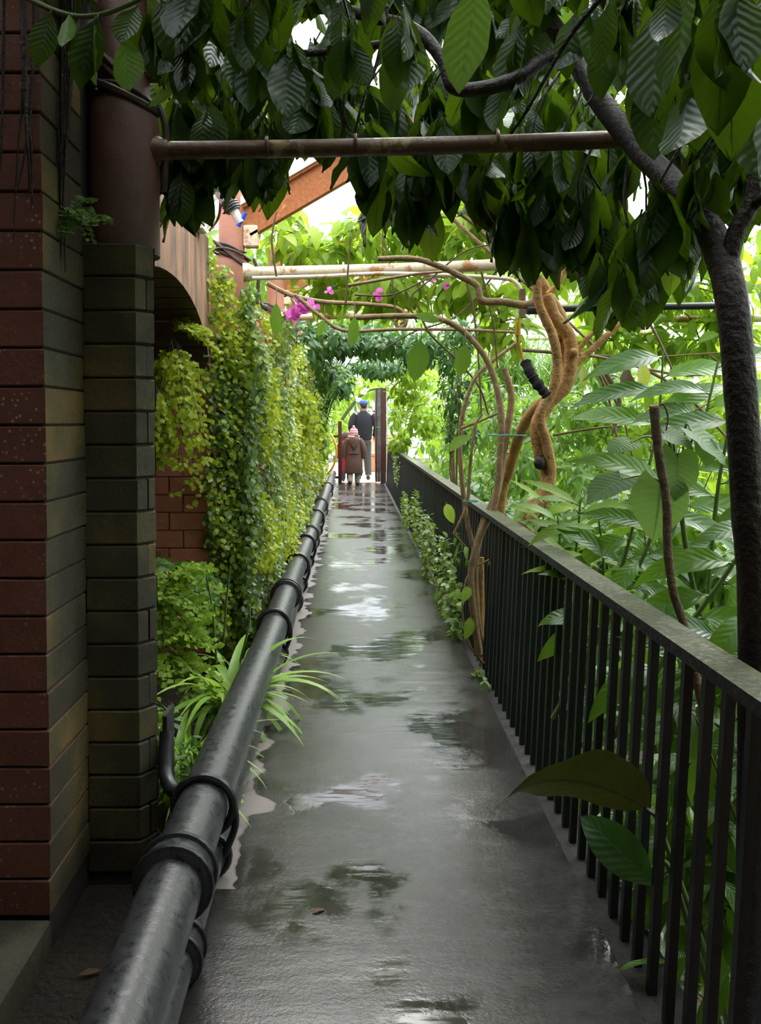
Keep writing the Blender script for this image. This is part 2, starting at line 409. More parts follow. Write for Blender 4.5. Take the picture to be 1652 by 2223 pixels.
PR = {
    'canopy': [leaf_proto(.43, 8, .22, c, .52, 1.0, 1.0, .06) for c in (.25, .6, -.15, .9)],
    'mid': [leaf_proto(.34, 6, .25, c, .48, 1.0, .8, .08, 1) for c in (.3, .8, 1.2)],
    'slim': [leaf_proto(.20, 6, .25, c, .42, 1.15, .5, .06, 1) for c in (.4, .9, 1.4)],
    'ginger': [leaf_proto(.25, 9, .20, c, .42, 1.2, .5, .05) for c in (.8, 1.3, 1.8)],
    'heart': [leaf_proto(.95, 7, .10, .35, .32, 1.1, 1.2, .02, 2, .22)],
    'tiny': [leaf_proto(.75, 3, .12, .3, .45, .9, 0, 0, 1)],
    'pinna': [leaf_proto(.9, 2, .05, .1, .6, .7, 0, 0, 1)],
    'strap': [leaf_proto(.045, 12, .5, c, .25, 1.0, 0, 0, 1) for c in (1.4, 2.0, 2.6)],
    'palm': [leaf_proto(.05, 5, .2, .5, .35, 1.0, 0, 0, 1)],
    'petal': [leaf_proto(.8, 3, .3, .4, .5, .8, 0, 0, 1)],
}
_pm = {}
def proto_mesh(kind, i, mat):
    key = (kind, i, mat.name)
    if key not in _pm:
        v, f, uv = PR[kind][i]
        me = bpy.data.meshes.new(kind + '_leaf'); me.from_pydata(v.tolist(), [], f); me.materials.append(mat)
        l = me.uv_layers.new(name='UVMap'); idx = [k for q in f for k in q]
        l.data.foreach_set('uv', uv[idx].ravel()); me.polygons.foreach_set('use_smooth', [True] * len(f)); me.update()
        _pm[key] = me
    return _pm[key]

def frames(D, Nn):
    """right-handed frames with Y along D and Z near Nn (arrays N x 3)"""
    y = D / np.linalg.norm(D, axis=1, keepdims=True)
    z = Nn - y * np.sum(Nn * y, 1, keepdims=True); ln = np.linalg.norm(z, axis=1, keepdims=True)
    z = np.where(ln < 1e-4, np.array([[1., 0, 0]]), z); z = z / np.linalg.norm(z, axis=1, keepdims=True)
    x = np.cross(y, z); return np.stack([x, y, z], 2)

def merged_leaves(name, kind, pos, R, scale, tint, mat, parent, **k):
    n = len(pos)
    if n == 0: return None
    pr = PR[kind]; which = RNG.integers(0, len(pr), n)
    V = []; LI = []; LT = []; UV = []; T = []; off = 0
    for w in range(len(pr)):
        sel = np.where(which == w)[0]
        if len(sel) == 0: continue
        v, f, uv = pr[w]; m = len(v)
        vv = np.einsum('nij,kj->nki', R[sel], v) * scale[sel][:, None, None] + pos[sel][:, None, :]
        V.append(vv.reshape(-1, 3)); T.append(np.repeat(tint[sel], m))
        li = np.array([a for q in f for a in q]); lt = np.array([len(q) for q in f])
        LI.append((np.arange(len(sel))[:, None] * m + li[None, :] + off).ravel()); LT.append(np.tile(lt, len(sel)))
        UV.append(np.tile(uv[li], (len(sel), 1))); off += m * len(sel)
    V = np.concatenate(V); LI = np.concatenate(LI); LT = np.concatenate(LT); UV = np.concatenate(UV); T = np.concatenate(T)
    me = bpy.data.meshes.new(name); me.vertices.add(len(V)); me.vertices.foreach_set('co', V.ravel())
    me.loops.add(len(LI)); me.loops.foreach_set('vertex_index', LI.astype(np.int32))
    me.polygons.add(len(LT)); st = np.concatenate([[0], np.cumsum(LT)[:-1]]).astype(np.int32)
    me.polygons.foreach_set('loop_start', st); me.polygons.foreach_set('use_smooth', np.ones(len(LT), bool))
    me.update(calc_edges=True); me.validate()
    l = me.uv_layers.new(name='UVMap'); l.data.foreach_set('uv', UV.ravel().astype(np.float32))
    a = me.attributes.new('tint', 'FLOAT', 'POINT'); a.data.foreach_set('value', T.astype(np.float32))
    me.materials.append(mat)
    return link(name, me, parent, kind='stuff', **k)

def place_leaves(parent, kind, matname, pos, D, Nn, scale, K=0, tint=None, part='leaf', rest='foliage'):
    """the K leaves that show largest become parts of their own; the rest is one part of kind stuff"""
    pos = np.asarray(pos, float); D = np.asarray(D, float); Nn = np.asarray(Nn, float); n = len(pos)
    scale = np.broadcast_to(np.asarray(scale, float), (n,)).copy()
    tint = RNG.random(n) if tint is None else np.clip(np.asarray(tint, float), 0, 1)
    R = frames(D, Nn); chosen = np.zeros(n, bool)
    if K:
        big = []
        for i in range(n):
            c = pos[i] + R[i][:, 1] * scale[i] * .5; x, y = pix(c)
            s = scale[i] / max(c[1], .3)
            if -20 < x < 1672 and -20 < y < 2243 and c[1] > .2: big.append((s, i))
        big.sort(reverse=True)
        mo = LM[matname][1]; np_ = len(PR[kind])
        for s, i in big[:K]:
            chosen[i] = True
            o = link(part, proto_mesh(kind, int(RNG.integers(0, np_)), mo), parent)
            Mx = Matrix(((*(R[i][0] * scale[i]), pos[i][0]), (*(R[i][1] * scale[i]), pos[i][1]), (*(R[i][2] * scale[i]), pos[i][2]), (0, 0, 0, 1)))
            o.matrix_basis = Mx
    r = ~chosen
    if r.any(): merged_leaves(rest, kind, pos[r], R[r], scale[r], tint[r], LM[matname][0], parent)

def rnd_dirs(n, bias=(0, 0, 0), spread=1.0):
    d = RNG.normal(size=(n, 3)); d /= np.linalg.norm(d, axis=1, keepdims=True)
    return d * spread + np.array(bias)[None, :]

def ellipsoid(n, c, r, shell=.55):
    d = RNG.normal(size=(n, 3)); d /= np.linalg.norm(d, axis=1, keepdims=True)
    q = (shell + (1 - shell) * RNG.random(n)) ; q = np.where(RNG.random(n) < .25, q * RNG.random(n) ** .33, q)
    return np.array(c)[None, :] + d * q[:, None] * np.array(r)[None, :], d

def bush(name, label, blobs, kind, matname, size, n, K=0, group=None, cat='shrub', stems=(), stem_mat='twig', stem_r=.012, droop=.35, base=None, bare=False):
    """a leafy plant of several leafy masses; blobs are (px, py, depth, rx, ry, rz)"""
    cs = [(np.array(P(b[0], b[1], b[2])), b[3:6]) for b in blobs]
    vol = np.array([c[1][0] * c[1][2] + .3 * c[1][0] * c[1][1] for c in cs]); cnt = np.maximum((n * vol / vol.sum()).astype(int), 3)
    base = Vector(base) if base is not None else Vector((cs[0][0][0], cs[0][0][1], -1.2))
    root = empty(name, base, label=label, cat=cat, group=group)
    pos = []; D = []; Nn = []
    for (c, r), k in zip(cs, cnt):
        p, d = ellipsoid(k, c, r); pos.append(p)
        dd = d * np.array([1, 1, .6]) + rnd_dirs(k, (0, 0, -droop), .7); D.append(dd); Nn.append(rnd_dirs(k, (0, 0, 1.0), .5) + d * .3)
        if bare:
            for _ in range(3):
                e = Vector(c) + Vector([random.uniform(-.8, .8) * x for x in r]); stem('twig', [Vector(c), Vector(c).lerp(e, .5) + Vector((0, 0, .05)), e], stem_r * .5, stem_r * .25, M[stem_mat], root, 5, 4)
            continue
        q = [base, base.lerp(Vector(c), .5) + Vector((random.uniform(-.1, .1), random.uniform(-.1, .1), .05)), Vector(c)]
        stem('stem', q, stem_r, stem_r * .4, M[stem_mat], root, 6, 5)
        for _ in range(3):
            e = Vector(c) + Vector([random.uniform(-.8, .8) * x for x in r]); stem('twig', [q[1], q[1].lerp(e, .5) + Vector((0, 0, .06)), e], stem_r * .5, stem_r * .2, M[stem_mat], root, 5, 4)
    for s in stems:
        stem('stem', [P(*a) for a in s], stem_r, stem_r * .6, M[stem_mat], root, 6)
    pos = np.concatenate(pos); D = np.concatenate(D); Nn = np.concatenate(Nn)
    sz = size * RNG.uniform(.6, 1.25, len(pos))
    place_leaves(root, kind, matname, pos - D / np.linalg.norm(D, axis=1, keepdims=True) * sz[:, None] * .5, D, Nn, sz, K)
    return root

# ------------------------------------------------------------------ the setting
FLOOR_END = 18.3
fl = MB(); ys = np.linspace(-2.2, FLOOR_END, 60)
fl.box((-.50, -2.2, -.12), (.66, FLOOR_END, 0)); fl.build('floor', M['floor'], smooth=False, kind='structure', label='wet dark concrete walkway slab with puddles')
MB().box((.66, -2.2, -.2), (.80, FLOOR_END, -.03)).build('kerb_strip', simple('gritty_kerb', (.075, .07, .062), (.035, .033, .03), .7, 60, .9, .01), smooth=False, kind='structure', label='gritty kerb below the railing bars')
MB().box((-1.16, -2.2, -.25), (-.50, FLOOR_END, -.06)).build('planting_bed', M['soil'], smooth=False, kind='structure', label='narrow bed of dark soil behind the heating pipes')
g = MB(); g.add([(.80, -3, -1.3), (30, -3, -1.3), (30, 60, -1.3), (.80, 60, -1.3), (-30, 60, -1.3), (-30, FLOOR_END + 9, -1.3), (.8, FLOOR_END + 9, -1.3)], [(0, 1, 2, 3), (6, 3, 4, 5)])
g.build('ground', M['soil'], smooth=False, kind='structure', label='dark soil of the sunken garden')
MB().box((-1.3, FLOOR_END, -.14), (1.9, FLOOR_END + 9, -.005)).build('floor_beyond', M['paving'], smooth=False, kind='structure', label='pale dry paving beyond the gate')
# unseen walls, door and roofs added around the camera to shade the near bay
MB().box((-3.0, -2.4, -.3), (-2.6, 19, 3.4)).build('shade_wall_left', M['brick_jamb'], smooth=False, kind='structure', label='added unseen wall behind the arcade, shading the near pier')
MB().box((-3.0, -2.8, -.3), (-.75, -2.2, 3.6)).build('shade_wall_back', M['plaster'], smooth=False, kind='structure', label='added unseen wall behind the photographer, blocking light')
MB().box((.85, -2.8, -1.3), (4.5, -2.2, 3.6)).build('shade_wall_back', M['plaster'], smooth=False, kind='structure', label='added unseen wall behind the photographer beside the doorway, blocking light')
MB().box((-.75, -2.8, 2.15), (.85, -2.2, 3.6)).build('shade_wall_back', M['plaster'], smooth=False, kind='structure', label='added unseen wall above the doorway behind the photographer, blocking light')

MB().box((-3.0, -2.8, 2.75), (4.5, .55, 2.95)).build('shade_roof', M['plaster'], smooth=False, kind='structure', label='added unseen porch roof over the photographer, darkening the near bay')  # roof added above the view to keep sky off the near bay
MB().box((-.75, -2.5, -.1), (.85, -2.4, 2.15)).build('shade_door', M['brown_paint'], smooth=False, kind='structure', label='added unseen brown door behind the photographer, shutting out light')  # closed leaf added so no light enters from behind

MB().box((-3.0, .4, 2.42), (-1.12, 19, 2.52)).build('shade_roof', M['plaster'], smooth=False, kind='structure', label='added unseen low roof behind the arcade, darkening the arch')  # roof added over the passage to darken the arch interior

MB().box((-3.0, -2.4, -.3), (-1.16, 19.2, -.02)).build('floor_passage', M['soil'], smooth=False, kind='structure', label='dark floor of the passage behind the arcade')
MB().add([(-30, -30, -.32), (-2.9, -30, -.32), (-2.9, 27.5, -.32), (-30, 27.5, -.32), (4.5, -30, -.32), (4.5, -2.7, -.32), (-2.9, -2.7, -.32), (30, -30, -1.31), (30, -3, -1.31), (4.4, -3, -1.31), (4.4, -30, -1.31)], [(0, 1, 2, 3), (1, 4, 5, 6), (10, 7, 8, 9)]).build('ground', M['soil'], smooth=False, kind='structure', label='ground around the added porch and behind the arcade')

def jitter_brick(poly, z0, z1, k=.0025):
    return [(x + random.uniform(-k, k), y + random.uniform(-k, k)) for x, y in poly], z0 + .003, z1 - .003

def pier(y0, first, label):
    root = empty('brick_pier', (-.9, y0, 0), kind='structure', label=label)
    ye = y0 + .32; top_front = 2.75; top_eng = 1.88
    MB().box((-1.15, y0 + .008, -.06), (-.807, ye + .4, top_front if first else 1.95)).build('mortar_core', M['mortar'] if first else M['jamb_mortar'], root, smooth=False)
    MB().prism([(-.80, ye + .008), (-.652, ye + .008), (-.612, ye + .066), (-.655, ye + .21), (-.80, ye + .24)], -.06, top_eng).build('mortar_core', M['mortar'], root, smooth=False)
    h = .1
    nf = int((top_front - .04) / h) if first else 18
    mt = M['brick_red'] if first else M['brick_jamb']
    for c in range(nf):
        z = .04 + c * h; odd = c % 2
        segs = [(-1.15, -.98), (-.98, -.80)] if odd else [(-1.15, -1.06), (-1.06, -.80)]
        if not first: segs = [(-1.15, -1.03), (-1.03, -.80)] if odd else [(-1.15, -.90 - .05), (-.95, -.80)]
        for a, b in segs:
            depth = .32 if first else .2
            pl, z0, z1 = jitter_brick([(a + .004, y0), (b - (.0 if b == -.80 else .004), y0), (b - (.0 if b == -.80 else .004), y0 + depth), (a + .004, y0 + depth)], z, z + h)
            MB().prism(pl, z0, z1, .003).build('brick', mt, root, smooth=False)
    if first:
        for c in range(19):
            z = -.02 + c * h; odd = c % 2
            k = .55 if odd else 1.0                        # the corner brick turns the chamfer fully in every second course
            cx_, cy_ = -.645 + .04 * k, ye + .06 * k
            pl, z0, z1 = jitter_brick([(-.80, ye), (-.645, ye), (cx_, cy_), (cx_ - .04, cy_ + .03), (-.80, ye + .05)], z, z + h, .0015)
            MB().prism(pl, z0, z1, .004).build('brick', M['brick_moss'], root, smooth=False)
            b0 = [(cx_ + .002, cy_ + .004), (-.605, ye + .06), (-.648, ye + .205), (-.70, ye + .20), (cx_ - .035, cy_ + .04)] if odd else [(-.6045, ye + .066), (-.648, ye + .205), (-.70, ye + .20), (-.65, ye + .09)]
            pl, z0, z1 = jitter_brick(b0, z, z + h, .0015)
            MB().prism(pl, z0, z1, .004).build('brick', M['brick_moss'], root, smooth=False)
    # smooth painted column on top of the engaged part, then the thinner neck
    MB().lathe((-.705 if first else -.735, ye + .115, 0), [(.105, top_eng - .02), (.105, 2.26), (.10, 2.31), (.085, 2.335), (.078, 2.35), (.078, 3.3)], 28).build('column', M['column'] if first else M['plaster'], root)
    return root

BAY = 2.47
pier(2.15, True, 'dark mossy brick pier with red front beside the heating pipes')
pier(2.15 + BAY, False, 'terracotta brick pier seen through the arch')
for k in range(2, 7):
    y = 2.15 + BAY * k
    r = empty('brick_pier', (-.9, y, 0), kind='structure', label='ivy covered pier number %d along the arcade' % (k + 1))
    MB().box((-1.15, y, -.06), (-.62, y + .7, 1.9)).build('core', M['brick_jamb'], r, smooth=False)
    MB().lathe((-.695, y + .435, 0), [(.10, 1.86), (.10, 2.31), (.08, 2.35), (.078, 2.9)], 20).build('column', M['plaster'], r)
# stone plinth in front of the near pier
MB().box((-1.5, .3, -.25), (-.80, 2.15, .04), .012).build('trim_1', simple('mossy_stone', (.09, .08, .055), (.05, .05, .03), .7, 9, .5, .01), smooth=False, kind='structure', label='mossy stone plinth before the brick pier')
MB().box((-1.5, -2.2, .04), (-1.0, 1.7, 3.4)).build('shade_wall_near', M['brick_moss'], smooth=False, kind='structure', label='added unseen brick wall beside the photographer, blocking side light')  # wall added out of view to block light on the near bay

def arch_wall(y0, y1, label, spring=1.62, rise=.38, top=2.36, solid=False):
    a = MB(); n = 24; c = (y0 + y1) / 2; hw = (y1 - y0) / 2; v = []; f = []
    for x in (-.80, -1.15):
        for i in range(n + 1):
            t = math.pi * i / n; v.append((x, c - hw * math.cos(t), spring + rise * math.sin(t)))
        for i in range(n + 1):
            t = math.pi * i / n; v.append((x, c - hw * math.cos(t), top))
    m = 2 * (n + 1)
    for i in range(n):
        f.append((i, i + 1, n + 2 + i, n + 1 + i)); f.append((m + i + 1, m + i, m + n + 1 + i, m + n + 2 + i))
        f.append((i + 1, i, m + i, m + i + 1)); f.append((n + 1 + i, n + 2 + i, m + n + 2 + i, m + n + 1 + i))
    face_ = [q for q in f if not (len({v[k][0] for k in q}) == 2 and max(v[k][2] for k in q) < top - .01)]
    o = a.add(v, face_).build('wall_arcade', M['arch'], angle=50, kind='structure', label=label)
    # narrow voussoir bricks under the arch, its shade put into their dark colour
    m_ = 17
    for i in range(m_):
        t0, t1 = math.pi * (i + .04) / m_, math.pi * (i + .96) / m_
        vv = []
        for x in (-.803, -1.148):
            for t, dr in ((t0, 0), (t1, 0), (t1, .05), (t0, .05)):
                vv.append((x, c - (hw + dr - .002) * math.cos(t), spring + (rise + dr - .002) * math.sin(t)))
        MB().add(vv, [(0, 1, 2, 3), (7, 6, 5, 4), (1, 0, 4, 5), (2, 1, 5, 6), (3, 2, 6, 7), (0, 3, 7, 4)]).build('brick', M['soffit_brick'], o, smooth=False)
arch_wall(2.75, 4.62, 'streaked terracotta arch between the two nearest piers')
for k in range(1, 6):
    MB().box((-1.1, 2.75 + BAY * k, -.06), (-.80, 2.15 + BAY * (k + 1), 2.3)).build('wall_arcade', M['brick_jamb'], smooth=False, kind='structure', label='ivy covered arcade wall bay %d' % (k + 1))
# ledge and white bracket on top of the arch
br = empty('wall_bracket', P(424, 490, 4.3), label='small white metal bracket box on top of the arch', cat='bracket')
c = P(424, 490, 4.3); MB().box((c.x - .05, c.y - .06, c.z - .03), (c.x + .05, c.y + .06, c.z + .04), .006).build('box', M['white_metal'], br, smooth=False)
MB().tube([c + Vector((-.04, -.07, .03)), c + Vector((-.07, -.07, .06)), c + Vector((-.10, -.05, .12))], .012, 8).build('conduit_elbow', M['black_plastic'], br)

# brown pipes standing inside the arch beside the jamb
for i, (px, lab) in enumerate(((343, 'slim brown pipe standing in the arch, nearest the dark pier'), (351, 'slim brown pipe standing in the arch, nearest the brick jamb'))):
    b = P(px, 1500, 4.75); o = empty('stand_pipe', (b.x, b.y, -.06), label=lab, cat='pipe', group='brown stand pipes')
    MB().tube([(b.x, b.y, -.06), (b.x, b.y, 1.9)], .014, 10).build('tube', M['brown_paint'] if 0 else M['column'], o)
    for z in (.5, 1.3): MB().ring((b.x, b.y, z), (0, 0, 1), .016, .006, 12, 6).build('pipe_clip', M['column'], o)

# ------------------------------------------------------------------ railing
rl = empty('railing', (.76, 1.2, 0), label='black iron railing with mossy flat handrail along the walkway', cat='railing')
y0, y1 = 1.0, 18.0
MB().box((.70, y0, .842), (.782, y1, .868), .004).build('handrail', M['handrail'], rl, smooth=False)
MB().box((.735, y0, .815), (.775, y1, .846)).build('top_bar', M['rail_paint'], rl, smooth=False)
bw = .0105
bv = []
for z, x in ((-.42, .705), (.82, .757)):
    bv += [(x - bw, -bw, z), (x + bw, -bw, z), (x + bw, bw, z), (x - bw, bw, z)]
bm_ = MB().add(bv, [(0, 1, 5, 4), (1, 2, 6, 5), (2, 3, 7, 6), (3, 0, 4, 7), (3, 2, 1, 0), (4, 5, 6, 7)]).mesh('baluster', M['rail_paint'], False)
for i in range(int((y1 - y0) / .103)):
    o = link('baluster', bm_, rl); o.location = (random.uniform(-.002, .002), y0 + .03 + i * .103, 0)
MB().box((.70, y0, -.42), (.74, y1, -.38)).build('bottom_bar', M['rail_paint'], rl, smooth=False)

# ------------------------------------------------------------------ heating pipes on the left
UX, UZ, UR = -.44, .22, .075
LX, LZ, LR = -.435, .062, .056
def heating_pipe(label, X, Z, R, joints):
    o = empty('heating_pipe', (X, 1.0, Z), label=label, cat='pipe', group='cast iron heating pipes')
    pts = [(X + .004 * math.sin(y * 1.7), y, Z + .004 * math.sin(y * 2.3 + 1)) for y in np.linspace(.6, 18, 60)]
    MB().tube(pts, R, 20).build('tube', M['pipe'], o)
    for y in joints:
        MB().tube([(X, y - .06, Z), (X, y - .055, Z), (X, y + .04, Z), (X, y + .06, Z)], [R * 1.05, R * 1.22, R * 1.22, R * 1.02], 22).build('socket_joint', M['pipe'], o)
        for d in (-.045, .02): MB().ring((X, y + d, Z), (0, 1, 0), R * 1.23, .010, 24, 8).build('collar_ring', M['iron'], o)
heating_pipe('upper thick grey cast iron heating pipe along the walkway', UX, UZ, UR, (2.03, 5.4, 8.3, 11.2, 14.2))
heating_pipe('lower thin grey heating pipe lying on the walkway edge', LX, LZ, LR, (1.98, 5.9, 8.9, 11.9, 14.8))
for i, (y, lab) in enumerate(((2.40, 'black iron bracket ring tying heating pipe to the mossy pier'), (4.55, 'black half ring clamp on heating pipe beside the strap leaf plant'), (6.5, 'black ring clamp on heating pipe beyond the socket joint'), (7.6, 'black ring clamp on heating pipe under the ferns'), (9.8, 'black ring clamp on heating pipe halfway to the gate'))):
    o = empty('pipe_bracket', (UX, y, UZ), label=lab, cat='bracket', group='heating pipe brackets')
    MB().ring((UX, y, UZ), (0, 1, 0), UR + .012, .013, 28, 8).build('upper_ring', M['iron'], o)
    MB().ring((LX, y + .02, LZ), (0, 1, 0), LR + .01, .011, 24, 8).build('lower_ring', M['iron'], o)
    MB().tube(spline([(UX + .085, y, UZ + .02), (UX + .092, y + .005, UZ - .06), (UX + .055, y + .01, .06), (UX + .04, y + .02, .01)]), .011, 8).build('strap', M['iron'], o)
    if i == 0:
        MB().tube(spline([(UX - .07, y, UZ + .04), (-.54, y + .04, UZ + .03), (-.575, y + .10, UZ + .06), (-.583, y + .16, UZ + .16)]), [.022] * 19, 10).build('wall_arm', M['iron'], o)
        MB().box((-.592, y + .14, UZ - .03), (-.578, y + .24, UZ + .22), .004).build('wall_plate', M['iron'], o, smooth=False)

# ------------------------------------------------------------------ cross pipes, rafters and cables overhead
def cross_pipe(label, a, b, r, mat, clips=()):
    a, b = Vector(a), Vector(b); o = empty('cross_pipe', a, label=label, cat='pipe', group='overhead cross pipes')
    n = 14; MB().tube([a.lerp(b, i / n) + Vector((0, 0, -.012 * math.sin(math.pi * i / n))) for i in range(n + 1)], r, 14).build('tube', mat, o)
    MB().tube([a + (b - a).normalized() * -.03, a, a + (b - a).normalized() * .03], [r * 1.7, r * 1.6, r * 1.15], 14).build('wall_flange', mat, o)
    for t in clips:
        MB().ring(a.lerp(b, t), b - a, r * 1.06, .006, 16, 6).build('pipe_joint', mat, o)
    return o
cross_pipe('dark rusty cross pipe under the nearest leaves', P(345, 327, 2.58), P(1800, 281, 2.62), .027, M['rusty_pipe'], (.16, .29, .5))
cross_pipe('cream flaking cross pipe from the terracotta column', P(540, 592, 4.85), P(1290, 563, 4.95), .034, M['pale_pipe'], (.1, .27, .5, .7))
cross_pipe('cream cross pipe behind the magenta flowers', P(612, 690, 7.3), P(1560, 640, 7.5), .032, M['pale_pipe'], (.1, .4))
cross_pipe('distant cream cross pipe between twisted stems and gate', P(655, 750, 9.8), P(1400, 722, 10.0), .034, M['pale_pipe'], (.2,))
cross_pipe('pale pipe crossing behind the twisted trunk on the garden side', P(1380, 690, 6.4), P(1700, 690, 6.2), .026, M['pale_pipe'])
o = empty('conduit', P(548, 604, 4.78), label='thin cream conduit below the flaking cross pipe, bent down at its end', cat='pipe')
MB().tube(spline([P(548, 604, 4.78), P(700, 600, 4.78), P(830, 594, 4.78), P(980, 598, 4.75), P(1090, 604, 4.72), P(1120, 614, 4.7), P(1134, 640, 4.7), P(1135, 670, 4.7)], 5), .012, 8).build('tube', M['pale_pipe'], o)
MB().tube([P(1134, 628, 4.7), P(1134, 690, 4.7)], .02, 10).build('coupling', M['twig'], o)
o = empty('black_pipe', P(1145, 673, 4.3), label='black plastic pipe behind hanging leaves near the twisted trunk', cat='pipe')
MB().tube([P(1145, 673, 4.3), P(1300, 668, 4.3), P(1560, 664, 4.3)], .018, 12).build('tube', M['black_plastic'], o)
MB().tube([P(1143, 673, 4.3), P(1180, 672, 4.3)], .024, 12).build('coupling', M['black_plastic'], o)

def rafter(label, x0, z0, x1, z1, y, d=.17):
    o = empty('rafter', (x0, y, z0), label=label, cat='beam', group='rusty roof rafters')
    dx, dz = x1 - x0, z1 - z0; L = math.hypot(dx, dz); nx, nz = -dz / L, dx / L
    def bar(t0, t1, w):
        v = []
        for yy in (y - w / 2, y + w / 2):
            for (xx, zz) in ((x0, z0), (x1, z1)):
                for t in (t0, t1): v.append((xx + nx * t, yy, zz + nz * t))
        return MB().add(v, [(0, 2, 3, 1), (4, 5, 7, 6), (0, 1, 5, 4), (2, 6, 7, 3), (0, 4, 6, 2), (1, 3, 7, 5)])
    bar(0, d, .016).build('web', M['rust'], o, smooth=False)
    bar(-.008, .008, .07).build('lower_flange', M['rust'], o, smooth=False)
    bar(d - .008, d + .008, .07).build('upper_flange', M['rust'], o, smooth=False)
    bar(d + .008, d + .05, .10).build('white_flashing', M['white_metal'], o, smooth=False)
for k, lab in enumerate(('dark rusty rafter above the nearest column', 'orange rusty rafter above the terracotta column', 'small orange rafter beyond the cream cross pipe', 'distant rusty rafter above the ivy wall')):
    y = 2.585 + BAY * k
    rafter(lab, -.62, 2.47, 1.9, 3.92, y)
    o = empty('rafter_shoe', (-.66, y, 2.4), label='%s rafter shoe on top of its column' % ('rust stained nearest', 'white painted second', 'third', 'fourth')[k], cat='bracket', group='rafter shoes')
    MB().prism([(-.66, y - .035), (-.575, y - .035), (-.575, y + .035), (-.66, y + .035)], 2.40, 2.53, .008).build('casting', M['rusty_pipe'] if k == 0 else M['pale_pipe'], o, smooth=False)

def cable_bundle(label, y, z, r, n, seed, X0=-.735):
    rr = random.Random(seed); o = empty('cable_bundle', (X0, y, z), label=label, cat='cable', group='cable bundles round the columns')
    for i in range(n):
        dz = rr.uniform(-.035, .035); tl = rr.uniform(-.12, -.02); R = r + rr.uniform(.004, .03)
        pts = []
        for k in range(28):
            a = 2 * math.pi * k / 28; pts.append((X0 + R * math.cos(a), y + R * math.sin(a), z + dz + tl * math.cos(a) * .8 + .01 * math.sin(a * 2 + i)))
        MB().tube(pts, rr.choice((.006, .008, .010)), 8, closed=True).build('cable', M['cable'], o)
    MB().tube(spline([(-.60, y - .02, z - .03), (-.575, y - .01, z - .12), (-.585, y, z - .3)]), .011, 8).build('cable_tail', M['cable'], o)
cable_bundle('brown and black cables looped round the nearest dark column', 2.585, 2.36, .082, 7, 1, -.705)
cable_bundle('cables looped round the second terracotta column', 2.585 + BAY, 2.36, .082, 6, 2)
cable_bundle('cables looped round the third column behind magenta flowers', 2.585 + 2 * BAY, 2.36, .082, 6, 3)

# spotlight clamped above the arch
c = P(505, 455, 4.6); o = empty('spotlight', c, label='small black and white spotlight with blue tape above the arch', cat='lamp')
ax = (P(530, 490, 4.6) - P(485, 415, 4.6)).normalized()
a = P(480, 412, 4.6)
MB().tube([a, a + ax * .07], [.045, .042], 14).build('rear_housing', M['grey_plastic'], o)
MB().tube([a + ax * .07, a + ax * .135], [.044, .040], 14).build('ribbed_body', M['black_plastic'], o)
for k in range(4): MB().ring(a + ax * (.078 + k * .015), ax, .044, .004, 14, 6).build('cooling_rib', M['black_plastic'], o)
MB().tube([a + ax * .135, a + ax * .21], [.026, .02], 12).build('neck', M['white_metal'], o)
b = a + ax * .20; MB().tube([b + Vector((-.012, 0, -.025)), b + Vector((.03, 0, .045))], [.016, .012], 8).build('tape_flag', M['blue_tape'], o)
MB().tube(spline([a, a + Vector((-.03, .1, -.12)), P(455, 500, 4.95)]), .008, 8).build('lamp_arm', M['black_plastic'], o)

# ------------------------------------------------------------------ gate at the end of the walkway
GY = 18.15
def xat(px, Y): return (px - PPX) * Y / FPX
gt = empty('gate', (.2, GY, 0), label='dark brown gate frame with grey steel door at the walkway end', cat='gate')
MB().box((xat(734, GY), GY - .05, 0), (xat(742, GY), GY + .05, 1.36), .006).build('gate_post', M['brown_paint'], gt, smooth=False)
MB().box((xat(826, GY), GY - .06, 0), (xat(838, GY), GY + .06, 2.08), .006).build('gate_post', M['brown_paint'], gt, smooth=False)
dr = MB().box((xat(815, GY), GY - .08, .03), (xat(819, GY), GY + .55, 2.05), .004).build('door_leaf', M['brown_paint'], gt, smooth=False)
MB().box((xat(819.3, GY), GY - .07, .03), (xat(825.5, GY), GY - .02, 2.05), .004).build('steel_edge', M['steel'], dr, smooth=False)
MB().ring((xat(820, GY), GY - .09, 1.22), (0, 0, 1), .05, .008, 14, 6).build('tie_loop', M['rope'], gt)
MB().box((xat(722, GY), GY - .03, 1.0), (xat(734, GY), GY + .03, 1.05)).build('side_rail', M['brown_paint'], gt, smooth=False)
MB().box((xat(722, GY), GY - .03, .1), (xat(734, GY), GY + .03, .15)).build('side_rail', M['brown_paint'], gt, smooth=False)
wn = empty('window_1', (1.0, GY + .1, 0), kind='structure', label='white framed glass screen beside the gate')
for a, b in ((839, 842), (868, 871)):
    MB().box((xat(a, GY), GY + .08, 0), (xat(b, GY), GY + .12, 2.0)).build('frame', M['white_metal'], wn, smooth=False)
for z in (.02, .9, 1.97): MB().box((xat(842, GY), GY + .08, z), (xat(868, GY), GY + .12, z + .03)).build('frame', M['white_metal'], wn, smooth=False)
for z0, z1 in ((.05, .9), (.93, 1.97)): MB().box((xat(842, GY), GY + .097, z0), (xat(868, GY), GY + .103, z1)).build('pane', M['glass'], wn, smooth=False)
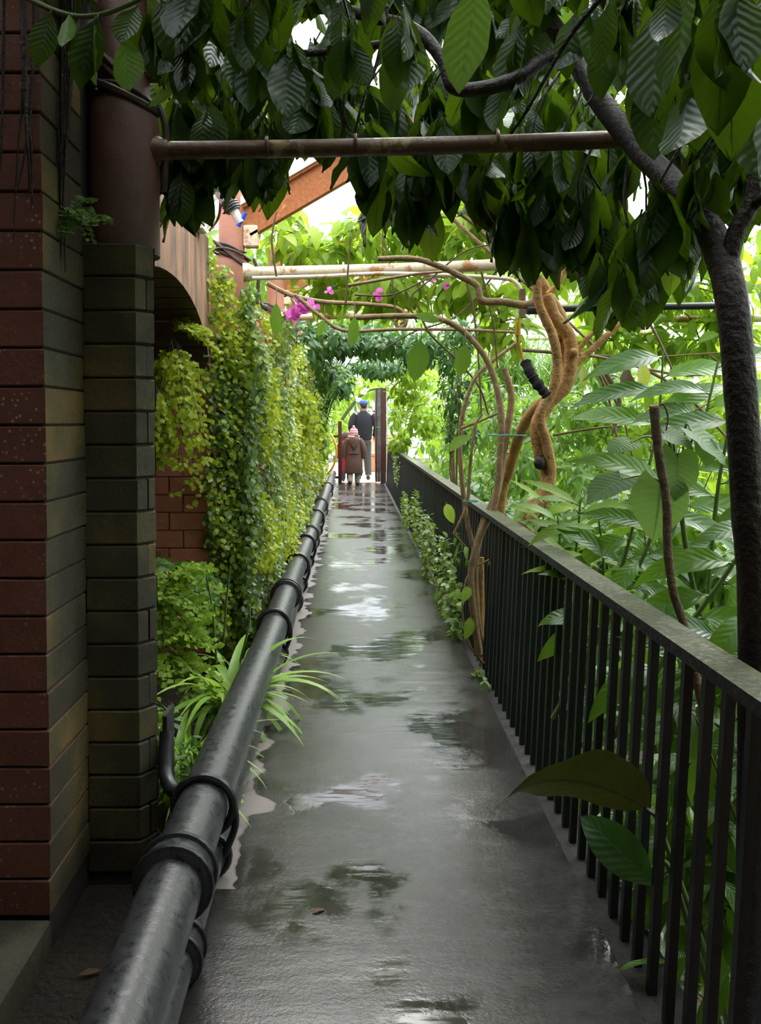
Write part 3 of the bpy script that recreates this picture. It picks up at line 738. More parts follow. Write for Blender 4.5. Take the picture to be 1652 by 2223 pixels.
# planter boxes and steps beyond the gate
o = empty('planter', (.5, 22.5, 0), label='orange terracotta planter wall beyond the gate', cat='planter')
MB().box((.30, 22.3, 0), (.95, 22.9, .42), .02).build('box', M['terracotta'], o, smooth=False)
MB().box((.27, 22.27, .42), (.98, 22.93, .50), .015).build('rim', M['terracotta'], o, smooth=False)
o = empty('brick_wall', (.5, 25.0, 0), label='pale orange low wall behind the planter', cat='wall')
MB().box((-.4, 25, 0), (1.4, 25.3, .95), .02).build('body', simple('pale_orange_wall', (.72, .42, .30), (.6, .34, .24), .8, 5), o, smooth=False)
MB().box((-.43, 24.97, .95), (1.43, 25.33, 1.02), .01).build('coping', M['paving'], o, smooth=False)
o = empty('hose', P(712, 1030, 16.5), label='yellow hose looping beside the left gate post', cat='hose')
MB().tube(spline([P(708, 1032, 16.5), P(722, 1015, 16.4), P(730, 988, 16.4), P(728, 962, 16.4), P(718, 942, 16.5)]), .022, 8).build('tube', M['yellow'], o)
MB().tube([P(707, 1033, 16.5), P(711, 1029, 16.5)], .035, 10).build('connector', M['yellow'], o)

# ------------------------------------------------------------------ people walking away
def skin_mesh(name, joints, edges, mat, parent, lvl=2, **k):
    me = bpy.data.meshes.new(name); me.from_pydata([j[:3] for j in joints], edges, []); tmp = bpy.data.objects.new('tmp', me); COL.objects.link(tmp)
    tmp.modifiers.new('s', 'SKIN'); tmp.modifiers.new('d', 'SUBSURF').levels = lvl
    for i, j in enumerate(joints):
        sv = me.skin_vertices[0].data[i]; sv.radius = (j[3], j[4] if len(j) > 4 else j[3]); sv.use_root = i == 0
    bpy.context.view_layer.update(); dg = bpy.context.evaluated_depsgraph_get()
    m2 = bpy.data.meshes.new_from_object(tmp.evaluated_get(dg)); m2.name = name
    bpy.data.objects.remove(tmp); m2.materials.clear(); m2.materials.append(mat); m2.polygons.foreach_set('use_smooth', [True] * len(m2.polygons))
    return link(name, m2, parent, **k)
def loft(mb, rings, n=20):
    v = []; f = []
    for (z, cx, cy, rx, ry) in rings:
        for k in range(n):
            a = 2 * math.pi * k / n; ca, sa = math.cos(a), math.sin(a)
            v.append((cx + rx * math.copysign(abs(ca) ** .85, ca), cy + ry * math.copysign(abs(sa) ** .85, sa), z))
    for i in range(len(rings) - 1):
        for k in range(n): f.append((i * n + k, i * n + (k + 1) % n, (i + 1) * n + (k + 1) % n, (i + 1) * n + k))
    f.append(tuple(range(n))[::-1]); f.append(tuple((len(rings) - 1) * n + k for k in range(n)))
    mb.add(v, f); return mb

def body(name, H, legs, arms, label):
    """one continuous body; H height, legs/arms: lists of (hip/shoulder .. joints) in fractions of H, y forward"""
    h = H; J = [(0, 0, .52 * h, .075 * h, .06 * h), (0, 0, .62 * h, .07 * h, .05 * h), (0, 0, .74 * h, .085 * h, .055 * h), (0, 0, .81 * h, .06 * h, .045 * h), (0, .003 * h, .855 * h, .032 * h), (0, .006 * h, .885 * h, .048 * h, .052 * h), (0, .008 * h, .93 * h, .046 * h, .056 * h), (0, .004 * h, .975 * h, .036 * h, .042 * h)]
    E = [(i, i + 1) for i in range(7)]
    J.append((0, .065 * h, .918 * h, .008 * h)); E.append((6, 8))                    # nose
    for s in (-1, 1): J.append((s * .055 * h, -.002 * h, .92 * h, .010 * h)); E.append((6, len(J) - 1))   # ears
    for pts in legs:
        prev = 0
        for x, y, z, r in pts: J.append((x * h, y * h, z * h, r * h)); E.append((prev, len(J) - 1)); prev = len(J) - 1
    for pts in arms:
        prev = 3
        for x, y, z, r in pts: J.append((x * h, y * h, z * h, r * h)); E.append((prev, len(J) - 1)); prev = len(J) - 1
        # a palm with five fingers
        px_, py_, pz_ = pts[-1][:3]; s = 1 if px_ > 0 else -1
        J.append((px_ * h, (py_ + .012) * h, (pz_ - .03) * h, .016 * h, .010 * h)); E.append((prev, len(J) - 1)); palm = len(J) - 1
        for k, (dy, ln) in enumerate(((-.012, .030), (-.003, .038), (.006, .040), (.015, .034))):
            J.append(((px_ - s * .004) * h, (py_ + .012 + dy) * h, (pz_ - .05) * h, .0050 * h)); E.append((palm, len(J) - 1))
            J.append(((px_ - s * .010) * h, (py_ + .014 + dy) * h, (pz_ - .045 - ln) * h, .0042 * h)); E.append((len(J) - 2, len(J) - 1))
        J.append(((px_ - s * .012) * h, (py_ + .03) * h, (pz_ - .035) * h, .0055 * h)); E.append((palm, len(J) - 1))
        J.append(((px_ - s * .016) * h, (py_ + .036) * h, (pz_ - .055) * h, .0046 * h)); E.append((len(J) - 2, len(J) - 1))
    o = skin_mesh(name, J, E, M['skin'], None, 1, label=label, cat='person', group='people walking away')
    return o
def face(o, h):
    for s in (-1, 1): MB().ball((s * .02 * h, .058 * h, .935 * h), .007 * h, 8, 6).build('eye', M['boot'], o)
    MB().ball((0, .060 * h, .898 * h), .012 * h, 8, 6, (1.1, .4, .4)).build('mouth', M['skin'], o)
def put(o, loc, s=1.0):
    o.location = loc
    for c_ in o.children: c_.matrix_parent_inverse = Matrix()

H = 1.84
man = body('person', H, [[(-.05, 0, .50, .06), (-.055, .05, .28, .04), (-.05, .02, .05, .028), (-.05, .075, .02, .026)], [(.05, 0, .50, .06), (.05, -.01, .28, .04), (.055, -.07, .07, .028), (.055, -.02, .025, .026)]],
           [[(-.115, 0, .80, .036), (-.15, -.03, .66, .028), (-.13, .03, .545, .02)], [(.115, 0, .80, .036), (.155, -.02, .66, .028), (.15, .04, .555, .02)]], 'man in black fleece jacket and blue cap walking away through the gate')
h = H
jk = MB(); loft(jk, [(.50 * h, 0, 0, .098 * h, .07 * h), (.52 * h, 0, 0, .105 * h, .075 * h), (.60 * h, 0, 0, .112 * h, .078 * h), (.70 * h, 0, 0, .12 * h, .08 * h), (.78 * h, 0, 0, .122 * h, .07 * h), (.82 * h, 0, 0, .105 * h, .055 * h), (.85 * h, 0, 0, .055 * h, .045 * h), (.868 * h, 0, .004 * h, .044 * h, .044 * h)])
jk.build('jacket', M['black_cloth'], man, angle=80)
for s, pts in ((-1, [(-.095, 0, .805), (-.135, -.01, .76), (-.16, -.032, .66), (-.13, .028, .55)]), (1, [(.095, 0, .805), (.135, -.005, .76), (.165, -.022, .66), (.152, .035, .555)])):
    q = spline([Vector(p) * h for p in pts], 5); MB().tube(q, taper(len(q), .056 * h, .034 * h), 12).build('sleeve', M['black_cloth'], man, angle=80)
tr = MB(); loft(tr, [(.45 * h, 0, 0, .085 * h, .065 * h), (.50 * h, 0, 0, .093 * h, .068 * h), (.54 * h, 0, 0, .085 * h, .06 * h)]); tr.build('trousers', M['trousers'], man, angle=80)
for pts in ([(-.045, 0, .48), (-.052, .05, .28), (-.05, .02, .04)], [(.045, 0, .48), (.05, -.01, .28), (.055, -.07, .06)]):
    q = spline([Vector(p) * h for p in pts], 6); MB().tube(q, taper(len(q), .058 * h, .040 * h), 12).build('trouser_leg', M['trousers'], man, angle=80)
for x, y, z in ((-.05, .045, .02), (.055, -.045, .022)): MB().ball((x * h, y * h, z * h), .055 * h, 12, 8, (.5, 1.3, .4)).build('shoe', M['boot'], man)
hr = MB(); hr.ball((0, -.002 * h, .935 * h), .054 * h, 14, 10, (.95, 1.02, 1.0)); hr.build('hair', M['hair'], man)
cp = MB(); cp.lathe((0, 0, 0), [(.058 * h, .955 * h), (.059 * h, .97 * h), (.052 * h, .99 * h), (.035 * h, 1.003 * h), (.004 * h, 1.008 * h)], 18); cp.build('cap', M['cap_blue'], man)
MB().prism([(-.045 * h, .045 * h), (.045 * h, .045 * h), (.035 * h, .10 * h), (0, .112 * h), (-.035 * h, .10 * h)], .955 * h, .962 * h).build('cap_peak', M['cap_blue'], man, smooth=False)
face(man, h); put(man, (xat(789, 19.35), 19.35, 0))
man.rotation_euler = (0, 0, .12)

def child(label, h, X, Y, coat, hat, red=False, rot=0.0):
    o = body('person', h, [[(-.055, 0, .48, .06), (-.06, -.03, .25, .045), (-.06, -.10, .07, .032), (-.06, -.06, .03, .028)], [(.055, 0, .48, .06), (.06, .03, .25, .045), (.06, .02, .05, .032), (.06, .07, .02, .028)]],
             [[(-.11, 0, .77, .036), (-.15, -.01, .62, .03), (-.155, .02, .50, .022)], [(.11, 0, .77, .036), (.16, -.01, .62, .03), (.175, .02, .49, .022)]], label)
    cb = MB(); loft(cb, [(.20 * h, 0, 0, .155 * h, .115 * h), (.215 * h, 0, 0, .16 * h, .12 * h), (.40 * h, 0, 0, .145 * h, .105 * h), (.55 * h, 0, 0, .128 * h, .092 * h), (.68 * h, 0, 0, .125 * h, .085 * h), (.76 * h, 0, 0, .115 * h, .075 * h), (.82 * h, 0, 0, .075 * h, .06 * h), (.84 * h, 0, 0, .055 * h, .05 * h)]) ; cb.build('coat', coat, o, angle=80)
    for pts in ([(-.09, 0, .775), (-.14, 0, .70), (-.165, -.005, .60), (-.165, .015, .47)], [(.09, 0, .775), (.14, 0, .70), (.175, -.005, .60), (.185, .015, .46)]):
        q = spline([Vector(p) * h for p in pts], 5); MB().tube(q, taper(len(q), .055 * h, .048 * h), 12).build('sleeve', coat, o, angle=80)
    MB().ring((0, 0, .545 * h), (0, 0, 1), .108 * h, .012 * h, 20, 6).build('waist_seam', coat, o)
    # hood lying on the back, pointed at its lower end
    hd = MB(); loft(hd, [(.60 * h, 0, -.085 * h, .012 * h, .02 * h), (.68 * h, 0, -.075 * h, .06 * h, .04 * h), (.76 * h, 0, -.06 * h, .10 * h, .06 * h), (.815 * h, 0, -.04 * h, .095 * h, .07 * h), (.835 * h, 0, -.03 * h, .06 * h, .05 * h)]); hd.build('hood', coat, o, angle=80)
    MB().ring((0, -.03 * h, .828 * h), (0, 0, 1), .07 * h, .018 * h, 20, 8, math.pi * .1, math.pi * 1.3).build('hood_lining', M['wool_cream'] if hat else M['fur'], o)
    for pts in ([(-.055, 0, .30), (-.06, -.05, .17), (-.06, -.10, .06)], [(.055, 0, .30), (.06, .03, .17), (.06, .02, .04)]):
        q = spline([Vector(p) * h for p in pts], 5); MB().tube(q, taper(len(q), .052 * h, .042 * h), 10).build('trouser_leg', M['pale_trousers'] if hat else M['boot'], o, angle=80)
    for x, y, z in ((-.06, -.075, .045), (.06, .045, .022)): MB().ball((x * h, y * h, z * h), .06 * h, 12, 8, (.6, 1.2, .4 if y > 0 else .7)).build('shoe', M['boot'], o)
    if hat:
        for i, (z0, z1, r0, r1, mt) in enumerate(((.855, .885, .072, .073, 'wool_cream'), (.885, .90, .075, .076, 'wool_pink'), (.90, .925, .073, .07, 'wool_cream'), (.925, .94, .072, .068, 'wool_pink'), (.94, .965, .065, .05, 'wool_cream'), (.965, .995, .052, .012, 'wool_pink'))):
            MB().lathe((0, 0, 0), [(r0 * h * .96, z0 * h), (r0 * h, (z0 + .004) * h), (r1 * h, (z1 - .003) * h), (r1 * h * .95, z1 * h)], 18).build('hat_band', M[mt], o)
        MB().ball((0, 0, 1.0 * h), .022 * h, 10, 8).build('pompom', M['wool_cream'], o)
        for s in (-1, 1): MB().ball((s * .085 * h, 0, .835 * h), .018 * h, 8, 6).build('pompom', M['wool_cream'], o)
    else:
        MB().ball((0, -.01 * h, .90 * h), .095 * h, 14, 10, (1, 1, 1.05)).build('fur_hood', M['fur'], o)
        MB().lathe((0, 0, 0), [(.10 * h, .74 * h), (.115 * h, .77 * h), (.08 * h, .82 * h)], 16).build('scarf', M['light_blue'], o)
    face(o, h); put(o, (X, Y, 0)); o.rotation_euler = (0, 0, rot); return o
child('child in brown quilted coat and pink striped bobble hat walking away', 1.24, xat(768, 17.6), 17.6, M['coat'], True)
child('child in red coat with brown fur hood, mostly hidden beside the gate post', 1.12, xat(751, 18.75), 18.75, M['red_coat'], False, rot=.1)

# ------------------------------------------------------------------ the dark tree whose crown hangs over the near walkway
tree = empty('canopy_tree', (.88, 1.78, -1.3), label='dark slender tree beside the railing with large leaves hanging overhead', cat='tree')
trunk = [Vector((.89, 1.78, -1.3)), Vector((.875, 1.77, -.2)), P(1640, 1400, 1.77), P(1624, 1100, 1.78), P(1608, 850, 1.8), P(1588, 650, 1.84), P(1562, 540, 1.9)]
stem('trunk', trunk, .036, .034, M['dark_bark'], tree, 14, 6, .03)
def br(pts, r0, r1, nm='branch', n=10): return stem(nm, [P(*p) for p in pts], r0, r1, M['dark_bark'], tree, n, 6, .05)
br([(1566, 560, 1.89), (1530, 480, 1.95), (1460, 400, 2.05), (1375, 310, 2.2), (1300, 215, 2.35), (1235, 105, 2.5), (1180, 20, 2.6), (1150, -80, 2.65)], .034, .026, n=12)
br([(1575, 600, 1.87), (1600, 500, 1.86), (1632, 440, 1.85), (1650, 330, 1.85), (1660, 150, 1.8), (1690, -60, 1.7)], .022, .014)
br([(1632, 450, 1.85), (1665, 425, 1.8), (1720, 400, 1.75)], .013, .009)
br([(1250, 125, 2.47), (1190, 125, 2.45), (1130, 165, 2.4), (1060, 190, 2.4), (985, 190, 2.4), (960, 130, 2.42), (900, 65, 2.45), (800, 35, 2.5), (690, 5, 2.55), (600, -40, 2.6)], .022, .017)
br([(930, 80, 2.46), (800, 100, 2.6), (660, 116, 2.65), (545, 112, 2.65), (520, 40, 2.65), (505, -40, 2.65)], .014, .009)
br([(1385, 320, 2.2), (1470, 250, 2.1), (1520, 100, 2.0), (1560, -60, 1.9)], .014, .009)
br([(1240, 110, 2.5), (1300, 20, 2.5), (1330, -100, 2.4)], .018, .012)
for pts in ([(1310, -10, 1.7), (1230, 90, 1.75), (1150, 230, 1.8), (1110, 290, 1.85)], [(830, 20, 2.3), (770, 120, 2.3), (745, 230, 2.32), (760, 285, 2.35)], [(840, 15, 2.28), (820, 130, 2.3), (790, 210, 2.3), (770, 290, 2.33)], [(1340, 60, 2.2), (1290, 200, 2.2), (1270, 230, 2.2)]):
    br(pts, .006, .003, 'hanging_twig', 6)
YB = [(330, 430), (400, 510), (430, 470), (455, 400), (520, 415), (560, 445), (600, 440), (625, 350), (650, 345), (760, 350), (790, 500), (880, 540), (930, 450), (1000, 440), (1060, 490), (1120, 580), (1200, 610), (1260, 600), (1330, 720), (1390, 715), (1440, 680), (1500, 610), (1540, 480), (1660, 600)]
def ybot(x):
    for (a, ya), (b, yb) in zip(YB, YB[1:]):
        if a <= x <= b: return ya + (yb - ya) * (x - a) / (b - a)
    return 450
pos = []; D = []; Nn = []; S = []
def cluster(c, n, ln, spread=.5, down=1.0):
    for k in range(n):
        a = random.uniform(0, 2 * math.pi); d = Vector((math.cos(a) * spread * random.uniform(.3, 1.2), math.sin(a) * spread * random.uniform(.3, 1.2), -down)); d.normalize()
        pos.append(Vector(c) + Vector((random.uniform(-.02, .02), random.uniform(-.02, .02), random.uniform(-.03, .03)))); D.append(d)
        o_ = Vector((math.cos(a), math.sin(a), .35)) if random.random() < .7 else Vector((random.uniform(-1, 1), random.uniform(-1, 1), .4))
        Nn.append(o_); S.append(ln * random.uniform(.7, 1.2))
def twig_to(c, up=.22):
    c = Vector(c); e = c + Vector((random.uniform(-.12, .12), random.uniform(-.1, .1), up))
    stem('twig', [e, c.lerp(e, .5) + Vector((random.uniform(-.03, .03), 0, 0)), c], .005, .003, M['dark_bark'], tree, 5, 3)
cnt = 0
while cnt < 250:
    x = random.uniform(330, 1680); lnp = random.uniform(125, 205); yt = ybot(x) - (random.random() ** 1.6) * (ybot(x) + 60); y = yt - lnp * .85
    if x > 1345: z = random.uniform(1.75, 2.7)
    else: z = random.uniform(2.72, 3.6) if (yt > 250 or random.random() < .7) else random.uniform(1.7, 2.45)
    if 1205 < x < 1330 and 150 < yt < 330: continue
    if x > 1540 and yt > 480: continue
    c = P(x, y, z); cluster(c, random.randint(5, 7), lnp * min(z, 3.0) / FPX * .9); cnt += 1
    if cnt % 3 == 0: twig_to(c)
# the bottom fringe, leaf by leaf along the edge of the crown
for x in range(350, 1540, 24):
    yt = ybot(x) + random.uniform(-35, 15); z = random.uniform(2.75, 3.3) if x < 1300 else random.uniform(2.0, 2.7)
    lp = random.uniform(110, 180); c = P(x, yt - lp, z); cluster(c, 3, lp * z / FPX, .3)
# near leaves at the top right corner
for x, yt, lp, z in ((1550, 320, 300, 1.35), (1480, 200, 230, 1.4), (1620, 240, 280, 1.3), (1420, 280, 260, 1.5), (1500, 380, 240, 1.6), (1395, 380, 230, 1.7), (1640, 420, 240, 1.5), (1560, 170, 240, 1.3), (1340, 240, 210, 1.7)):
    c = P(x, yt - lp, z); cluster(c, 2, lp * z / FPX * .95, .25)
# unseen crown above and behind the frame, thickened to darken the near bay
for _ in range(1000):
    c = Vector((random.uniform(-1.0, 3.2), random.uniform(.2, 4.3), random.uniform(2.55, 3.3)))
    if pix(c)[1] > -60 and c.y > .3 and random.random() < .5: continue
    if c.y > 2.9 and c.x < .25: continue
    cluster(c, 6, .20, .8, .7)
for _ in range(110):  # extra leaf clusters hidden above the view, added as shade
    cluster(Vector((random.uniform(.6, 2.5), random.uniform(4.2, 6.0), random.uniform(3.0, 3.6))), 6, .22, .8, .6)
place_leaves(tree, 'canopy', 'canopy_leaf', [tuple(p) for p in pos], [tuple(d) for d in D], [tuple(d) for d in Nn], S, K=300)

def one_leaf(parent, kind, i, mat, base, tip, nrm, name='leaf', wid=1.0, **k):
    base, tip = Vector(base), Vector(tip); d = tip - base; L = d.length
    R = frames(np.array([d]), np.array([Vector(nrm)]))[0]
    o = link(name, proto_mesh(kind, i, mat), parent, **k)
    S3 = R * np.array([[L * wid, L, L]])
    o.matrix_basis = Matrix(((*S3[0], base.x), (*S3[1], base.y), (*S3[2], base.z), (0, 0, 0, 1))); return o

# drooping spray of leaves at the top of the near pier
sp = empty('leafy_branch', P(60, -60, 2.0), label='short branch with glossy drooping leaves over the dark pier', cat='branch')
stem('stem', [P(-40, -60, 2.0), P(110, 20, 1.95), P(200, 35, 1.92), P(290, 5, 1.9), P(360, -40, 1.9)], .007, .005, M['green_stem'], sp, 8)
CM = LM['canopy_leaf'][1]; BM = LM['mid_leaf'][1]
for a, b, n_, mt, w in (((112, 22), (78, 140), (.3, -1, .5), CM, 1.1), ((215, 30), (165, 185), (.2, -1, .8), CM, 1.1), ((205, 35), (190, 180), (-.8, -.6, -.1), BM, 1.2), ((300, 10), (255, 88), (.1, -.75, 1.2), CM, 1.9), ((268, 70), (287, 208), (.1, 1, .1), BM, 1.15), ((345, -10), (405, 150), (.2, -1, .35), CM, 1.15), ((150, 25), (140, 110), (.3, 1, -.2), BM, 1.1), ((330, 60), (345, 150), (1, .3, .2), CM, .9)):
    one_leaf(sp, 'canopy', 0, mt, P(*a, 1.9), P(*b, 1.88), n_, wid=w)
one_leaf(tree, 'canopy', 2, LM['mid_leaf'][1], P(1040, -60, 1.5), P(1002, 210, 1.52), (-.55, -1, .2), wid=1.0)
one_leaf(tree, 'canopy', 1, LM['bright_leaf'][1], P(935, 425, 3.0), P(935, 570, 3.0), (-.2, -1, .5))
one_leaf(tree, 'canopy', 1, LM['bright_leaf'][1], P(1480, 530, 2.3), P(1440, 640, 2.3), (-.6, -1, .9))

# aerial roots hanging on the near pier
ar = empty('hanging_root', (-.95, 2.12, 1.7), label='thin dark aerial roots hanging down the shaded brick pier', cat='root')
for i in range(26):
    x = random.uniform(0, 190); y1 = random.uniform(350, 600); z = 2.11 if x < 90 else 2.3
    w_ = random.uniform(-25, 25)
    pts = [P(x, -90, z), P(x + w_ * .4, 200, z), P(x + w_, 330, z - .01), P(x + w_ * 1.3 + random.uniform(-10, 10), y1, z)]
    if pts[-1].x > -.79: pts = [p - Vector((pts[-1].x + .80, 0.02, 0)) for p in pts]
    stem('root', pts, random.uniform(.003, .008), .0015, M['dark_bark'], ar, 6, 5)

# ------------------------------------------------------------------ ivy on the arcade wall
def ivy(name, label, n, yr, zr, xf, mat_, size, seed=0, thick=.12, front=None, sel=None):
    root = empty(name, (-.6, yr[0], 0), label=label, cat='ivy')
    u = RNG.random(n); Y = 1 / (1 / yr[0] + (1 / yr[1] - 1 / yr[0]) * u); Z = zr[0] + (zr[1] - zr[0]) * RNG.random(n)
    lump = np.sin(Y * 2.1 + Z * 3.1 + seed) * np.sin(Z * 4.7 - Y * 1.3 + seed * 2) + .5 * np.sin(Y * 6.3 + Z * 9.1 + seed)
    X = xf + thick * (.5 * lump + .6 * RNG.random(n) - .25)
    keep = np.ones(n, bool) if sel is None else sel(Y, Z, lump)
    X, Y, Z, lump = X[keep], Y[keep], Z[keep], lump[keep]; m = len(X)
    pos = np.stack([X, Y, Z], 1)
    D = rnd_dirs(m, (.35, -.2, -.75), .8); Nn = rnd_dirs(m, (.9, -.5, .55), .6)
    merged_leaves('foliage', 'tiny', pos, frames(D, Nn), size * (.7 + .6 * RNG.random(m)) * (1 + .05 * (Y - 4)), np.clip(.42 + .30 * lump + .25 * RNG.normal(size=m), 0, 1), LM[mat_][0], root)  # tint follows the lumps: leaf variety, with hollow shadows put into the colour
    for _ in range(10):
        y = random.uniform(yr[0], yr[0] + 5); z = random.uniform(.1, .5)
        stem('stem', [(xf - .05, y, z), (xf - .02, y + random.uniform(-.2, .2), z + .6), (xf - .04, y + random.uniform(-.3, .3), z + 1.3), (xf - .05, y + random.uniform(-.4, .4), z + 1.8)], .006, .003, M['twig'], root, 5, 4)
    return root
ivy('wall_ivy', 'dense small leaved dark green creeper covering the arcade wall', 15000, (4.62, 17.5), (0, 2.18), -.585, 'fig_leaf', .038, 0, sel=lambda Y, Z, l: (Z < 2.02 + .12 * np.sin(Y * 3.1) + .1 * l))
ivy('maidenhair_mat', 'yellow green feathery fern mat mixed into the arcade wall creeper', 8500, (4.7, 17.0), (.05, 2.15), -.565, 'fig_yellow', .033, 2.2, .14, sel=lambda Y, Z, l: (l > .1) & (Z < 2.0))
# the same creeper wraps the front of the second pier and climbs to its top
pi_ = empty('pier_ivy', (-.7, 4.6, 0), label='bright small leaved creeper wrapping the second pier up to the cables', cat='ivy')
n = 4600
X = RNG.uniform(-.83, -.56, n); Z = RNG.uniform(.0, 2.42, n); Y = 4.58 + (X + .83) * .9 * (Z < 5) + RNG.uniform(-.05, .05, n)
lump = np.sin(X * 25 + Z * 5) * np.sin(Z * 6.1); Y = Y - .035 * lump
keep = (X > -.825 + .02 * np.sin(Z * 23)) & (X < -.56 + .03 * np.sin(Z * 11)) & (Z < 2.36 - (X + .83) * 1.5 + .05 * np.sin(X * 60))
pos = np.stack([X, Y, Z], 1)[keep]; m = len(pos)
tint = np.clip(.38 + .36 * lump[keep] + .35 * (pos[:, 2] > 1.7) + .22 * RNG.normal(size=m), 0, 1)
R_ = frames(rnd_dirs(m, (.3, -.3, -.8), .8), rnd_dirs(m, (.4, -.9, .6), .6))
hi = RNG.random(m) < .45 + .3 * (pos[:, 2] > 1.6)
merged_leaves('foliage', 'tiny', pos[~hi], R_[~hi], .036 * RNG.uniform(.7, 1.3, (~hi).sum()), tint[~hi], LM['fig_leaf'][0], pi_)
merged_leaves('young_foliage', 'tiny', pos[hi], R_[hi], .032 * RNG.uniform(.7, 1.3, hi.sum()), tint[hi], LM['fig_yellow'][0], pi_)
for _ in range(8):
    x = random.uniform(-.8, -.62); stem('stem', [(x, 4.66 + (x + .83) * .9, .0), (x + .03, 4.65 + (x + .83) * .9, .9), (x - .02, 4.66 + (x + .83) * .9, 1.8)], .006, .003, M['twig'], pi_, 5, 4)

# ------------------------------------------------------------------ maidenhair ferns
def fern(label, base, fronds, length, pin, matname='fern_leaf', aim=(0, 0, -1), spread=.6, name='maidenhair_fern', sag=.5, order=5):
    base = Vector(base); root = empty(name, base, label=label, cat='fern', group='ferns on the arcade')
    for i in range(fronds):
        d = (Vector(aim) + Vector((random.uniform(-1, 1), random.uniform(-1, 1), random.uniform(-1, 1))) * spread).normalized()
        L = length * random.uniform(.6, 1.1); b0 = base + Vector((random.uniform(-.03, .03), random.uniform(-.05, .05), random.uniform(-.03, .03)))
        path = [b0 + d * (L * t) + Vector((0, 0, -sag * L * t * t)) for t in np.linspace(0, 1, 8)]
        fr = MB().tube(path, taper(8, .0022, .0012), 4).build('frond', M['dark_bark'], root)
        ps = []; dd = []; nn = []
        for k in range(1, 8):
            t = k / 7; p = path[k]; side = d.cross(Vector((0, 0, 1))); side = side.normalized() if side.length > .1 else Vector((1, 0, 0))
            for s in (-1, 1):
                bl = L * .34 * (1.1 - t * .75)
                for j in range(order):
                    q = p + (side * s * .8 + d * .45 + Vector((0, random.uniform(-.4, .2), random.uniform(-.3, .2)))) * bl * (j + .6) / order + Vector((0, 0, -.2 * bl * ((j + .6) / order) ** 2))
                    ps.append(q); dd.append((side * s * .5 + d * .6 + Vector((random.uniform(-.4, .4), random.uniform(-.4, .4), -.4)))); nn.append(Vector((.4, -.8, .6)) + Vector((random.uniform(-.5, .5), random.uniform(-.5, .5), random.uniform(-.4, .4))))
        ps = np.array([tuple(v) for v in ps]); m = len(ps)
        merged_leaves('pinnae', 'pinna', ps, frames(np.array([tuple(v) for v in dd]), np.array([tuple(v) for v in nn])), pin * RNG.uniform(.7, 1.25, m), np.clip(RNG.normal(.5, .22, m), 0, 1), LM[matname][0], fr)
    return root
fern('yellow green maidenhair fern cascading in the arch opening', P(385, 745, 4.2), 22, .42, .030, aim=(.05, -.2, -.9), spread=.55)
fern('upper maidenhair sprig under the arch crown', P(395, 715, 4.35), 7, .17, .034, aim=(.3, -.4, .3), spread=.7)
fern('lowest hanging maidenhair tuft beside the dark pier', P(345, 850, 4.0), 8, .26, .032, aim=(.1, -.2, -1), spread=.35)
fern('maidenhair fern filling the foot of the arch', P(360, 1290, 4.0), 20, .36, .030, 'bright_leaf', aim=(.25, -.3, .55), spread=.8)
fern('maidenhair fern low behind the strap leaf plant', P(365, 1420, 3.8), 16, .34, .032, 'bright_leaf', aim=(.3, -.2, .5), spread=.8)
fern('leafy fern on the jamb side of the arch foot', P(395, 1230, 4.4), 9, .30, .036, 'mid_leaf', aim=(.1, -.3, .4), spread=.8)
fern('small dark maidenhair fern on the near column', P(165, 455, 2.36), 9, .13, .014, 'mid_leaf', aim=(.5, -.7, -.1), spread=.55)
fern('light green fern hanging from the wall creeper top', P(545, 735, 6.2), 9, .40, .036, aim=(.4, -.3, -.8), spread=.5)
fern('feathery yellow fern halfway along the arcade wall', P(640, 830, 8.0), 12, .6, .045, aim=(.3, -.3, -.9), spread=.4)
fern('fresh green maidenhair on the lower arcade wall', P(470, 1130, 4.9), 8, .28, .032, aim=(.5, -.5, -.5), spread=.6)
# thin creeper shoots crossing the jamb
cr = empty('creeper', P(420, 1010, 4.6), label='thin creeper shoots straying over the terracotta jamb bricks', cat='creeper')
for pts in ([(440, 1030), (410, 1015), (380, 1010), (362, 1004)], [(440, 1060), (412, 1050), (388, 1065), (365, 1070)], [(438, 1075), (425, 1090), (415, 1100)], [(442, 1330), (425, 1300), (412, 1265)]):
    q = [P(a, b, 4.58) for a, b in pts]; stem('shoot', q, .003, .002, M['twig'], cr, 5, 3)
    for v in spline(q, 3):
        one_leaf(cr, 'tiny', 0, LM['fig_yellow'][1], v, v + Vector((random.uniform(-.03, .03), -.02, random.uniform(-.035, .02))), (.2, -1, .4))

# ------------------------------------------------------------------ strap leaved plants behind the pipes
def strap_plant(label, base, n, L, lean):
    base = Vector(base); root = empty('strap_leaf_plant', base, label=label, cat='plant', group='strap leaf plants')
    for k in range(n):
        a = random.uniform(0, 2 * math.pi); out = random.uniform(.25, .95)
        d = Vector((math.cos(a) * out + lean[0], math.sin(a) * out + lean[1], 1.0)).normalized(); l = L * random.uniform(.55, 1.1)
        o_ = one_leaf(root, 'strap', random.randint(0, 2), LM['strap_leaf'][1], base + Vector((random.uniform(-.05, .05), random.uniform(-.08, .08), 0)), base + d * l, Vector((0, 0, 1)) - d * .2 - Vector((d.x, d.y, 0)) * .8, wid=random.uniform(1.0, 1.9))
for lab, b, n_, L_ in (('tall strap leaf plant arching over the heating pipe', (-.57, 3.7, .02), 40, .60), ('bushy strap leaf plant against the dark pier', (-.66, 3.2, -.02), 36, .46), ('pale strap leaf plant closest to the pipe bracket', (-.60, 2.95, -.03), 26, .36), ('strap leaf plant at the foot of the wall creeper', (-.62, 4.35, 0), 24, .42)):
    strap_plant(lab, b, n_ + 16, L_, (.16, -.15))
